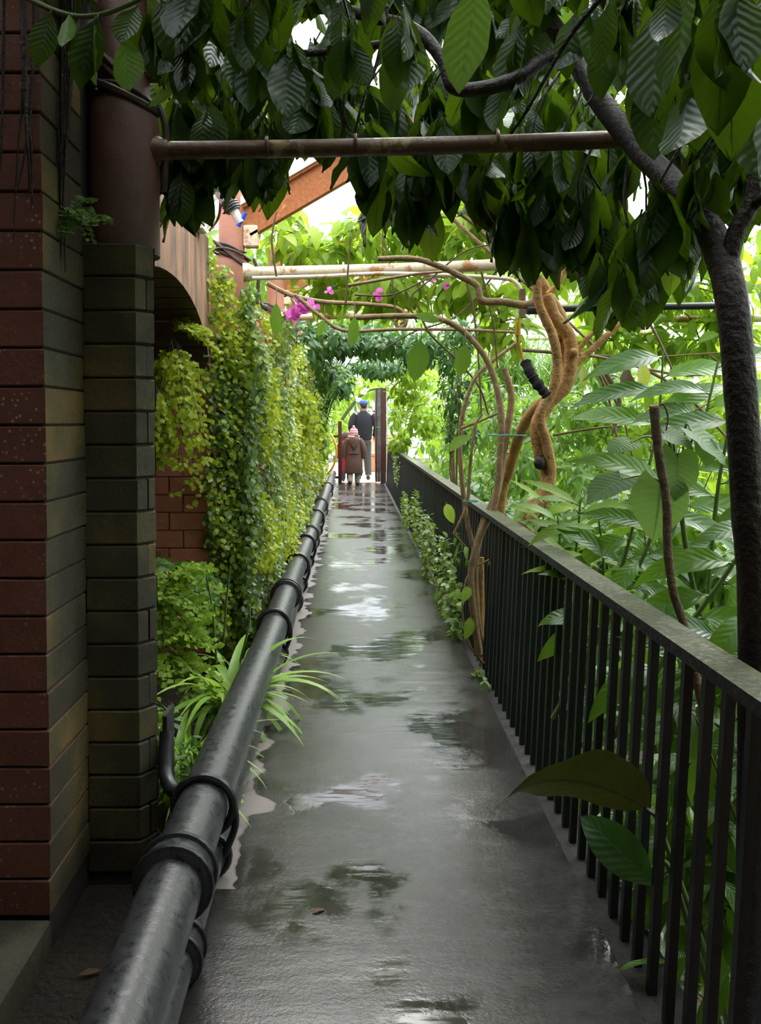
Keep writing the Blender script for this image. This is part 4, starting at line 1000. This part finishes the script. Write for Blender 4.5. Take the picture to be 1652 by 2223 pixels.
fs = empty('flower_stalk', P(515, 1440, 3.9), label='slim green flower stalks rising from the strap leaf plants', cat='plant')
for pts in ([(470, 1440), (462, 1330), (448, 1250)], [(485, 1400), (492, 1300), (500, 1230)], [(520, 1440), (540, 1360), (541, 1315)]):
    stem('stalk', [P(a, b, 3.9) for a, b in pts], .006, .004, M['green_stem'], fs, 6)
# low weeds behind the pipes
bush('low_weed', 'low small leaved weeds between pipe bracket and dark pier', [(370, 1680, 2.75, .06, .10, .10), (350, 1580, 2.95, .07, .1, .12), (410, 1640, 2.95, .05, .12, .08)], 'mid', 'mid_leaf', .06, 150, 60, cat='plant', base=(-.66, 2.9, -.05), stem_r=.003, stem_mat='green_stem')

# ------------------------------------------------------------------ twisted climber over the railing
tw = empty('twisted_tree', P(1130, 1150, 4.0) - Vector((0, 0, 1.6)), label='tan twisted multi stemmed tree rising behind the railing', cat='tree')
def tb(pts, r0, r1, z, mat='bark', nm='trunk', root=tw, n=12):
    return stem(nm, [P(p[0], p[1], z if len(p) < 3 else p[2]) for p in pts], r0, r1, M[mat], root, n, 7, .06)
tb([(1160, 1400, 4.1), (1140, 1140), (1180, 1085), (1190, 1030), (1172, 970), (1168, 920), (1190, 875), (1228, 835), (1240, 780), (1235, 730), (1205, 690), (1185, 640)], .040, .032, 4.0)
tb([(1080, 1350, 4.9), (1086, 1100, 4.8), (1105, 1020, 4.7), (1135, 930, 4.45), (1172, 880), (1215, 850), (1232, 800), (1215, 740), (1222, 700), (1195, 650), (1170, 605)], .032, .028, 4.06)
tb([(1150, 1130), (1195, 1040), (1186, 960), (1172, 905), (1200, 850), (1210, 790), (1200, 730), (1170, 660), (1165, 600)], .026, .022, 3.95)
tb([(1238, 800), (1262, 780), (1300, 745), (1358, 690), (1400, 640)], .018, .012, 4.0, nm='branch')
tb([(1240, 790), (1270, 740), (1312, 705)], .014, .010, 4.0, nm='branch')
tb([(1175, 620), (1150, 660), (1090, 655), (1045, 652), (1035, 620), (1000, 600), (960, 580), (900, 562), (820, 562)], .022, .014, 4.3, 'liana', 'branch')
tb([(1190, 640), (1215, 610), (1240, 560), (1280, 500)], .016, .010, 4.0, nm='branch')
tb([(1160, 610), (1100, 560), (1020, 480), (940, 430)], .012, .008, 4.2, 'liana', 'branch')
MB().ball(P(1172, 1005, 3.95), .03, 10, 8, (1, 1, 1.1)).build('knot', M['dark_bark'], tw)
MB().ball(P(1246, 765, 3.95), .022, 10, 8).build('branch_stub', M['bark'], tw)
tp = empty('wrapped_tube', P(1125, 700, 3.95), label='yellow tube wrapped in ragged black tape against the twisted trunk', cat='tube')
MB().tube(spline([P(1126, 690, 3.95), P(1124, 735, 3.95), P(1132, 770, 3.95), P(1142, 790, 3.93)]), .009, 8).build('tube', M['yellow'], tp)
MB().tube([P(1125, 700, 3.94), P(1124, 728, 3.94)], .013, 8).build('yellow_tag', M['yellow'], tp)
q = spline([P(1140, 785, 3.93), P(1152, 812, 3.9), P(1168, 835, 3.88), P(1188, 860, 3.86)], 8)
MB().tube(q, [.024 * random.uniform(.8, 1.25) for _ in q], 10).build('tape_wrap', M['tape'], tp)
li = empty('liana', P(1045, 1425, 4.6), label='slender tan liana stems rooted at the walkway edge and arching overhead', cat='vine')
def lb(pts, r0, r1, z=4.55, mat='liana', nm='stem'): return tb(pts, r0, r1, z, mat, nm, li, 10)
lb([(1046, 1425), (1034, 1340), (1030, 1230), (1045, 1150), (1078, 1070), (1090, 1000), (1102, 930), (1110, 860), (1095, 800)], .024, .018)
lb([(1040, 1420), (1022, 1260), (1040, 1170), (1075, 1090), (1085, 1000), (1088, 900), (1075, 830), (1050, 770), (1000, 715), (950, 692), (870, 686), (760, 690)], .020, .015, 4.5)
lb([(1035, 1390), (1045, 1280), (1030, 1200), (1012, 1120), (1000, 1010), (1000, 930), (1015, 860), (1040, 810), (1100, 760), (1130, 740)], .016, .010, 4.6)
lb([(1015, 1090), (1022, 1000), (1030, 930), (1045, 900)], .010, .006, 4.5, nm='shoot')
lb([(1000, 930), (1040, 915), (1085, 895)], .008, .006, 4.55, nm='shoot')
lb([(1050, 1440), (1020, 1400), (1004, 1330), (1012, 1260), (1035, 1230), (1062, 1215)], .007, .005, 4.5, nm='shoot')
lb([(985, 1160), (1012, 1100), (1020, 1060)], .008, .006, 4.5, nm='shoot'); lb([(985, 1160), (1010, 1185)], .007, .005, 4.5, nm='shoot')
MB().tube([P(1046, 1210, 4.6), P(1045, 1330, 4.6), P(1043, 1430, 4.6)], [.012, .018, .012], 8).build('split_stump', M['bark'], li)
for a, b in (((1020, 1270), (1008, 1300)), ((1022, 1335), (1018, 1385)), ((1060, 1222), (1150, 1210)), ((1058, 1225), (1140, 1240)), ((968, 985), (1010, 935)), ((968, 1090), (980, 1130))):
    one_leaf(li, 'mid', 1, LM['bright_leaf'][1], P(*a, 4.5), P(*b, 4.4), (random.uniform(-.5, .5), -.7, .8), wid=1.3)
MB().ring(P(1100, 945, 4.3), (0, 0, 1), .10, .003, 20, 5).build('twine', M['rope'], li)
MB().ring(P(1022, 1088, 4.5), (0, 0, 1), .04, .003, 16, 5).build('twine', M['rope'], li)

# thin climbing stems tangled over the walkway
tv = empty('climbing_vine', P(830, 640, 4.8), label='tangle of thin brown climbing stems between the overhead pipes', cat='vine')
for pts, r in (([(580, 615), (630, 640), (700, 655), (790, 660), (860, 668), (880, 690), (868, 705)], .015), ([(640, 640), (700, 690), (750, 718), (860, 715), (1000, 716), (1130, 722)], .012), ([(755, 620), (830, 607), (900, 595), (960, 590)], .010), ([(770, 640), (850, 640), (930, 605), (980, 590)], .006), ([(905, 700), (890, 650), (930, 610), (1010, 545), (1080, 530)], .006), ([(905, 655), (930, 720), (990, 780), (1040, 840), (1060, 900)], .007), ([(1010, 600), (1030, 690), (1040, 800), (1045, 900)], .007), ([(1045, 590), (1070, 700), (1080, 800)], .006), ([(1100, 560), (1000, 680), (900, 720), (830, 760)], .006), ([(940, 430), (1010, 500), (1090, 570), (1180, 650), (1300, 760)], .012), ([(750, 660), (755, 590), (760, 520)], .006), ([(860, 700), (850, 600), (830, 500)], .005), ([(600, 600), (590, 520), (600, 460)], .006), ([(830, 575), (830, 480), (820, 380)], .006)):
    tb(pts, r, r * .7, random.uniform(4.4, 5.2), 'liana' if r > .009 else 'twig', 'stem', tv, 7)
MB().ring(P(870, 700, 4.8), (.3, 1, .2), .03, .012, 14, 8).build('knot', M['liana'], tv)

# pruned branch standing in front of the ginger leaves
sk = empty('pruned_branch', P(1490, 1375, 2.15), label='upright pruned branch with a cut top behind the mossy handrail', cat='branch')
tb([(1530, 1560), (1490, 1375), (1463, 1290), (1450, 1200), (1447, 1090), (1432, 1000), (1425, 940), (1420, 885)], .011, .0125, 2.15, 'stake', 'stem', sk, 10)
a = P(1420, 884, 2.15); MB().tube([a, a + Vector((-.001, -.001, .005))], [.0135, .012], 10).build('cut_end', M['cut_wood'], sk)
tb([(1424, 886), (1440, 878), (1450, 905), (1446, 935)], .003, .002, 2.15, 'stake', 'side_shoot', sk, 6)

# bare dark branches across the garden
bb = empty('bare_branch', P(1250, 770, 5.0), label='dark bare branches crossing the garden behind the twisted trunk', cat='branch')
for pts, r in (([(1130, 760), (1200, 765), (1300, 775), (1400, 800), (1500, 815), (1620, 800)], .012), ([(1260, 770), (1400, 775), (1500, 770), (1640, 760)], .007), ([(1400, 800), (1480, 850), (1560, 930), (1620, 1000)], .012), ([(1410, 700), (1450, 780), (1480, 860), (1500, 900)], .009), ([(1290, 790), (1320, 860), (1340, 950), (1380, 1040)], .009), ([(1300, 800), (1350, 900), (1370, 980), (1395, 1060)], .007), ([(1540, 770), (1570, 800), (1610, 870)], .007), ([(1440, 905), (1510, 890), (1560, 860)], .005), ([(1310, 800), (1345, 870), (1330, 940)], .016), ([(1200, 945), (1290, 930), (1350, 925)], .008)):
    tb(pts, r, r * .6, random.uniform(4.6, 5.6), 'stake' if r > .008 else 'twig', 'branch', bb, 7)
one_leaf(bb, 'canopy', 0, LM['dead_leaf'][1], P(1362, 795, 4.9), P(1358, 850, 4.85), (.3, -1, .1), wid=1.3)
for a, b in (((1395, 775), (1398, 850)), ((1265, 790), (1268, 840))):
    one_leaf(bb, 'canopy', 0, LM['yellowing_leaf'][1], P(*a, 4.9), P(*b, 4.85), (.3, -1, .2))

# ------------------------------------------------------------------ ginger plants and large leaved plants on the garden side
def cane(label, pts, z, n, L, kind='ginger', matname='ginger_leaf', r=.011, name='ginger_plant', group='ginger canes in the garden', side=1.0, start=.25, wid=1.0):
    q = [P(p[0], p[1], p[2] if len(p) > 2 else z) for p in pts]; base = q[0]
    root = empty(name, base, label=label, cat='plant', group=group)
    sp_ = spline(q, 6); MB().tube(sp_, taper(len(sp_), r, r * .5, .03), 8).build('cane', M['green_stem'], root)
    m = len(sp_)
    for k in range(n):
        i = int((start + (1 - start) * (k + .5) / n) * (m - 1)); p = sp_[i]; t = (sp_[min(i + 1, m - 1)] - sp_[max(i - 1, 0)]).normalized()
        s = side if k % 2 else -side
        d = (Vector((s * .7, random.uniform(-.6, .1), random.uniform(-.55, .25) if kind == 'ginger' else random.uniform(-.15, .35))) + t * .35).normalized(); l = L * random.uniform(.75, 1.15)
        one_leaf(root, kind, random.randint(0, len(PR[kind]) - 1), LM[matname][1], p, p + d * l, Vector((random.uniform(-.3, .3), -.8 if kind == 'ginger' else -.4, .8)), wid=wid * random.uniform(.9, 1.2))
    return root
cane('ginger cane leaning left behind the pruned branch', [(1200, 1560), (1330, 1330), (1400, 1200), (1450, 1050)], 2.9, 9, .34)
cane('ginger cane with glossy drooping leaves right of the pruned branch', [(1330, 1600), (1450, 1420), (1560, 1270), (1640, 1150)], 2.5, 9, .34)
cane('low ginger cane just over the handrail', [(1420, 1700), (1500, 1480), (1570, 1390), (1660, 1290)], 2.3, 8, .30)
cane('upright ginger cane behind the dark tree trunk', [(1520, 1500), (1540, 1250), (1560, 1050), (1590, 900)], 3.1, 9, .36)
cane('ginger cane leaning over the handrail middle', [(1270, 1480), (1310, 1330), (1350, 1230), (1380, 1120)], 3.0, 8, .30)
cane('far ginger cane reaching the bare branches', [(1400, 1300), (1480, 1100), (1520, 950), (1560, 780)], 4.0, 10, .46)
cane('tall ginger cane at the garden middle', [(1340, 1250), (1400, 1050), (1430, 900), (1440, 760)], 4.4, 9, .46)
cane('slim fresh green shoot beside the twisted trunk', [(1160, 1240), (1175, 1150), (1185, 1090)], 3.5, 7, .20, 'slim', 'bright_leaf', .006, 'leafy_shoot', 'fresh shoots along the handrail', start=.4)
cane('fresh shoot with narrow leaves over the handrail bend', [(1230, 1330), (1250, 1200), (1260, 1085)], 3.2, 11, .24, 'slim', 'bright_leaf', .007, 'leafy_shoot', 'fresh shoots along the handrail', start=.35)
cane('fresh shoot drooping beside the round leaf', [(1290, 1370), (1310, 1240), (1300, 1130)], 3.1, 10, .24, 'slim', 'bright_leaf', .007, 'leafy_shoot', 'fresh shoots along the handrail', start=.35)
cane('small fresh shoot at the handrail left of the ginger', [(1200, 1260), (1215, 1180), (1210, 1120)], 3.4, 8, .20, 'slim', 'mid_leaf', .006, 'leafy_shoot', 'fresh shoots along the handrail', start=.35)
he = empty('heart_leaf_plant', P(1500, 1300, 2.6), label='plant with broad rounded heart leaves behind the pruned branch', cat='plant')
stem('stalk', [P(1560, 1500, 2.6), P(1500, 1250, 2.6), P(1470, 1050, 2.6), P(1450, 940, 2.6)], .010, .006, M['green_stem'], he, 8)
for a, b, n_ in (((1435, 1050), (1420, 1175), (-.2, -1, .35)), ((1470, 985), (1475, 1085), (.2, -1, .4)), ((1440, 940), (1510, 965), (.1, -.6, 1)), ((1500, 935), (1590, 1000), (.4, -.6, 1)), ((1530, 960), (1540, 1010), (.2, -.8, .6)), ((1350, 1040), (1270, 1080), (-.3, -.4, 1)), ((1370, 960), (1320, 975), (-.2, -.5, .9))):
    c0 = P(*a, 2.5); stem('petiole', [P(1475, 1080, 2.6), P((a[0] + 1475) / 2, a[1] - 5, 2.56), c0], .004, .003, M['green_stem'], he, 6)
    one_leaf(he, 'heart', 0, LM['heart_leaf'][1], c0, P(*b, 2.45), n_)
# two big leaves pushed through the bars
lt = empty('large_leaf_plant', (.95, 1.95, -.6), label='plant pushing two big ribbed leaves through the railing bars', cat='plant')
stem('stalk', [Vector((.98, 1.9, -.9)), Vector((.92, 1.92, -.2)), P(1420, 1760, 2.0)], .010, .006, M['green_stem'], lt, 8)
stem('stalk', [Vector((.92, 1.92, -.25)), P(1460, 1900, 2.0), P(1420, 1905, 1.98)], .008, .005, M['green_stem'], lt, 8)
PR['bigleaf'] = [leaf_proto(.36, 12, .22, 1.0, .42, 1.2, .6, .02), leaf_proto(.42, 12, .28, .6, .5, 1.0, .6, .02)]
one_leaf(lt, 'bigleaf', 0, LM['olive_leaf'][1], P(1420, 1765, 2.0), P(1010, 1510, 1.92), (-.35, .5, .6), label='big olive leaf bending over the walkway edge')
one_leaf(lt, 'bigleaf', 1, LM['dark_leaf'][1], P(1425, 1925, 1.98), P(1262, 1765, 2.05), (-.6, -.8, .9), wid=1.1)

# ------------------------------------------------------------------ garden and overhead foliage
def B(px, py, z, rpx, rpy, ry): return (px, py, z, rpx * z / FPX, ry, rpy * z / FPX)
bush('pergola_climber', 'bright large leaved climber spread over the cream cross pipe', [B(620, 500, 6.2, 60, 70, .7), B(700, 560, 6.4, 100, 45, .7), B(800, 520, 6.2, 90, 60, .7), B(920, 510, 6.0, 100, 70, .7), B(1030, 520, 5.6, 90, 80, .6), B(720, 640, 6.8, 80, 35, .6), B(860, 640, 6.2, 120, 40, .7), B(1010, 620, 5.6, 80, 50, .6), B(1090, 700, 5.6, 60, 80, .5)], 'mid', 'bright_leaf', .21, 1300, 250, cat='vine', base=P(1130, 1200, 5.6), bare=True)
bush('garden_climber', 'bright leaved climber above the garden behind the hanging leaves', [B(1200, 560, 6.2, 110, 100, .8), B(1350, 640, 6.4, 120, 80, .8), B(1480, 620, 6.4, 110, 90, .8), B(1600, 600, 6.2, 100, 120, .8), B(1520, 740, 6.4, 140, 60, .7), B(1330, 740, 6.6, 90, 50, .7)], 'mid', 'bright_leaf', .23, 1000, 200, base=P(1500, 1400, 6.4), bare=True)
bush('dark_evergreen', 'dark glossy evergreen column beyond the lianas', [B(985, 760, 9, 45, 60, .5), B(985, 850, 9, 40, 70, .5), B(1000, 930, 9, 45, 60, .5), B(1010, 720, 8.5, 60, 40, .5)], 'mid', 'dark_leaf', .11, 900, 60, base=P(990, 1100, 9))
bush('yellow_climber', 'yellow green climber hanging on the post beside the gate', [B(880, 850, 13, 45, 35, .5), B(920, 900, 12.5, 50, 60, .6), B(860, 900, 14, 20, 55, .4), B(900, 820, 12.5, 60, 25, .6), B(870, 960, 13, 30, 25, .4)], 'mid', 'bright_leaf', .17, 900, 120, base=P(905, 1040, 12.5), bare=True)
bush('tunnel_creeper', 'dark creeper arching over the far walkway', [B(720, 740, 9.5, 75, 40, .8), B(820, 745, 10, 90, 35, .8), B(700, 800, 10.5, 45, 60, .7), B(920, 760, 9.5, 70, 40, .7), B(740, 830, 12, 35, 40, .8), B(830, 800, 12.5, 80, 25, .8), B(665, 740, 8.8, 40, 60, .6)], 'mid', 'dark_leaf', .14, 3000, 100, base=(-.62, 10.0, 0), cat='vine', bare=True)
bush('wall_shrub', 'leafy shrub spilling from the arcade wall near the gate', [B(690, 900, 12, 28, 60, .6), B(700, 960, 13, 22, 50, .6), B(712, 850, 14, 30, 40, .6)], 'mid', 'mid_leaf', .14, 520, 60, base=(-.6, 12.0, 0), bare=True)
bush('far_shrub', 'pale leafy trees far beyond the gate', [B(760, 850, 24, 70, 35, 1.0), B(730, 920, 25, 40, 60, 1.0), B(800, 840, 22, 60, 30, 1.0)], 'mid', 'bright_leaf', .26, 900, 40, base=(-.6, 27.0, -.1), cat='tree', bare=True)
bush('rail_creeper', 'small leaved creeper clinging inside the far railing', [(880, 1110, 11, .05, .9, .28), (905, 1130, 9.0, .06, .8, .35), (930, 1190, 7.2, .07, .5, .35), (965, 1260, 5.9, .06, .45, .35), (985, 1320, 5.2, .05, .3, .28), (1040, 1480, 4.3, .04, .15, .06), (862, 1010, 14, .06, 1.0, .4)], 'tiny', 'fig_leaf', .055, 1500, 0, base=(.69, 6.0, 0), cat='vine', stem_r=.005)
bush('rail_plant', 'broad leaved seedling plants along the far railing foot', [(935, 1170, 7.4, .06, .3, .12), (970, 1230, 6.2, .06, .3, .12), (1000, 1200, 5.4, .05, .2, .15)], 'mid', 'mid_leaf', .12, 40, 40, base=(.68, 6.4, 0), cat='plant', stem_r=.004, stem_mat='green_stem')
bush('middle_shrub', 'mixed mid green shrub behind the twisted trunk', [B(1080, 900, 7, 80, 90, .7), B(1200, 930, 7, 110, 90, .7), B(1120, 1010, 6.2, 90, 70, .6), B(1290, 880, 7, 90, 90, .7), B(1250, 1030, 6, 90, 60, .6)], 'slim', 'mid_leaf', .19, 900, 160, base=P(1180, 1500, 6.8), bare=True)
bush('pale_shrub', 'bright shrub behind the ginger canes', [B(1330, 960, 6.6, 80, 80, .6), B(1420, 900, 7, 100, 90, .7), B(1540, 880, 7, 110, 100, .7), B(1620, 1000, 6.6, 80, 110, .7)], 'mid', 'bright_leaf', .22, 520, 120, base=P(1450, 1500, 6.6))
bush('low_shrub', 'low dark shrub under the ginger canes', [B(1330, 1180, 5, 120, 100, .6), B(1480, 1180, 5, 130, 120, .6), B(1600, 1250, 4.6, 100, 140, .6), B(1180, 1130, 5.4, 70, 60, .5), B(1420, 1350, 4.2, 130, 120, .5)], 'ginger', 'ginger_leaf', .30, 420, 120, base=P(1450, 1900, 4.6))
bush('bamboo_clump', 'feathery fine leaved clump below the dark evergreen', [B(1230, 790, 8.5, 70, 60, .6), B(1120, 790, 8.5, 70, 60, .6), B(1060, 820, 8.5, 50, 70, .6)], 'palm', 'mid_leaf', .32, 1300, 60, base=P(1150, 1200, 8.5), cat='plant', bare=True)
# garden floor plants seen between the bars
bush('bar_shrub', 'dark leafy shrub seen between the nearest railing bars', [(1600, 1700, 2.3, .35, .4, .35), (1500, 1900, 2.5, .4, .4, .4), (1640, 2000, 2.1, .35, .4, .35), (1420, 1600, 3.1, .35, .4, .4), (1600, 1500, 2.6, .3, .35, .25)], 'ginger', 'ginger_leaf', .26, 420, 120, base=(1.35, 2.3, -1.3))
bush('bed_shrub', 'dark undergrowth seen between the farther railing bars', [(1250, 1450, 4.2, .4, .6, .5), (1150, 1350, 5.4, .45, .7, .5), (1090, 1220, 6.8, .4, .9, .5), (1330, 1650, 3.4, .35, .5, .5), (1010, 1100, 10, .4, 1.2, .5)], 'mid', 'dark_leaf', .20, 900, 60, base=(1.5, 4.5, -1.3))
# the wooded depth of the glasshouse, plus unseen masses added to block light
gd = empty('garden_thicket', (5, 11, -1.3), label='mixed thicket filling the glasshouse garden, with unseen masses added as side shade', cat='shrubbery', kind='stuff')
def thicket(n, c, r, mat_, kind, size):
    p, d = ellipsoid(n, c, r, .35); D_ = d * .5 + rnd_dirs(n, (0, 0, -.3), .8)
    merged_leaves('foliage', kind, p, frames(D_, rnd_dirs(n, (0, -.2, 1), .6)), size * RNG.uniform(.6, 1.3, n), RNG.random(n), LM[mat_][0], gd)
for n_, c_, r_, m_, k_, s_ in ((1500, (4.3, 1.5, 1.0), (1.3, 3.6, 2.4), 'mid_leaf', 'ginger', .40), (700, (3.4, -1.0, 1.0), (1.2, 1.4, 2.2), 'mid_leaf', 'ginger', .40), (2200, (3.2, 11, 1.0), (2.0, 2.0, 1.9), 'mid_leaf', 'mid', .22), (1800, (6.0, 12, 1.2), (2.4, 2.2, 2.2), 'bright_leaf', 'slim', .30), (1500, (2.2, 14.5, 1.2), (1.2, 2.0, 1.9), 'mid_leaf', 'mid', .20), (1500, (4.5, 17, 1.5), (3.5, 2.5, 2.6), 'mid_leaf', 'mid', .28), (1200, (8.5, 15, 1.8), (3, 2.5, 2.8), 'bright_leaf', 'mid', .32), (900, (4.2, 8.0, .3), (1.6, 1.2, 1.3), 'bright_leaf', 'slim', .24), (1200, (2.4, 9.0, -.3), (1.2, 1.6, 1.0), 'dark_leaf', 'mid', .18), (900, (-1.8, 20, 1.5), (1.2, 1.4, 2.2), 'mid_leaf', 'mid', .25), (1200, (2.6, 21, 1.6), (1.6, 1.6, 2.4), 'bright_leaf', 'mid', .26), (900, (0.3, 30, 1.6), (3.0, 1.2, 2.0), 'mid_leaf', 'mid', .34), (700, (0.2, 14.5, 3.2), (1.4, 1.8, .45), 'mid_leaf', 'mid', .2), (900, (-1.2, 9, 2.9), (.8, 3.0, .4), 'mid_leaf', 'mid', .18)):  # the out-of-frame ginger leaf masses are added to block low light
    thicket(n_, c_, r_, m_, k_, s_)
for _ in range(26):
    x = random.uniform(1.6, 7); y = random.uniform(7, 15); z = random.uniform(1, 2.6)
    stem('stem', [(x, y, -1.3), (x + random.uniform(-.2, .2), y, .3), (x + random.uniform(-.5, .5), y + random.uniform(-.3, .3), z)], random.uniform(.01, .03), .006, M['twig'], gd, 6, 4)

# palm like plant arching at the far wall
pm = empty('arching_palm', (-.6, 13.2, .3), label='dark fan of arching palm stalks beside the far walkway', cat='palm')
for i in range(11):
    e = P(700 + i * 7, 775 + random.uniform(-10, 20), 12.4); b0 = Vector((-.55, 13.0, .75)); mid_ = b0.lerp(e, .55) + Vector((-.08, 0, .12))
    q = spline([b0, mid_, e], 8); st_ = MB().tube(q, taper(len(q), .014, .006), 6).build('stalk', M['dark_bark'], pm)
    ps = []; dd = []
    for k in range(8, len(q)):
        for s in (-1, 1):
            ps.append(tuple(q[k])); dd.append((s * .5 + .3, random.uniform(-.3, .3), -.6))
    merged_leaves('leaflet', 'palm', np.array(ps), frames(np.array(dd), rnd_dirs(len(ps), (0, 0, 1), .4)), .26 * RNG.uniform(.7, 1.2, len(ps)), RNG.random(len(ps)) * .4, LM['dark_leaf'][0], st_)
# flowers
def flowers(name, label, spots, z, n, size, matname, cat='flower'):
    root = empty(name, P(spots[0][0], spots[0][1], z), label=label, cat=cat)
    stem('stem', [P(spots[0][0] - 40, spots[0][1] + 20, z + .1)] + [P(a, b, z + .02) for a, b in spots[:2]], .004, .003, M['twig'], root, 5, 4)
    for (x, y) in spots:
        c = P(x, y, z)
        for k in range(n):
            d = Vector((random.uniform(-1, 1), random.uniform(-1, .2), random.uniform(-.8, 1))).normalized()
            one_leaf(root, 'petal', 0, LM[matname][1], c, c + d * size * random.uniform(.7, 1.2), Vector((random.uniform(-1, 1), -1, random.uniform(-.2, 1))), name='bract' if matname[0] == 'm' else 'petal')
flowers('magenta_flower', 'magenta bract cluster at the third column', [(640, 675), (650, 665), (660, 680), (635, 682), (645, 658), (683, 662), (672, 672), (650, 688)], 5.0, 6, .05, 'magenta_petal')
flowers('magenta_flower', 'small magenta blossoms below the cream cross pipe', [(820, 641), (828, 637), (712, 632), (938, 610), (968, 618)], 5.2, 4, .04, 'magenta_petal')
flowers('white_flower', 'white trumpet blossoms above the man in the cap', [(793, 849), (776, 866), (783, 830)], 15.0, 6, .09, 'white_petal')
tr_ = empty('pale_branch', P(745, 905, 15.5), label='pale leaning branches beside the man at the gate', cat='branch')
for pts in ([(742, 912), (765, 880), (795, 850), (830, 842)], [(742, 910), (770, 870), (800, 838)]):
    tb(pts, .03, .02, 15.6, 'green_stem', 'stem', tr_, 8)
# single hanging leaves over the path
hl = empty('hanging_vine', P(905, 760, 4.3), label='single bright leaves hanging from the climbing stems over the path', cat='vine')
for a, b, w in (((915, 730), (900, 830), 1.4), ((770, 680), (765, 755), 1.0), ((705, 690), (690, 730), 1.2), ((600, 650), (598, 735), .9), ((1010, 740), (1000, 820), 1.4), ((960, 700), (900, 680), 1.1)):
    stem('petiole', [P(a[0], a[1] - 25, 4.45), P(a[0], a[1] - 10, 4.42), P(*a, 4.4)], .003, .002, M['twig'], hl, 5, 3)
    one_leaf(hl, 'mid', 0, LM['mid_leaf'][1], P(*a, 4.4), P(*b, 4.38), (random.uniform(-.5, .5), -1, .2), wid=w)
# fallen leaf on the walkway
fa = empty('fallen_leaf', P(662, 2004, 1.99), label='small dead brown leaf lying on the wet walkway', cat='leaf')
one_leaf(fa, 'mid', 0, LM['dead_leaf'][1], Vector((-.12, 2.23, .004)), Vector((-.075, 2.25, .006)), (0, 0, 1))

# leaf litter in the gutter between plinth and pipe
for x, y, a, lab in ((-.70, 2.05, .4, 'dead brown leaf in the dark gutter under the brick pier'), (-.60, 1.75, 2.2, 'dead brown leaf in the dark gutter against the thick heating pipe')):
    lf = empty('dead_leaf', (x, y, -.055), label=lab, cat='leaf', group='leaf litter in the gutter')
    one_leaf(lf, 'mid', 0, LM['dead_leaf'][1], Vector((x, y, -.052)), Vector((x + .06 * math.cos(a), y + .06 * math.sin(a), -.045)), (.1, -.1, 1), name='blade')
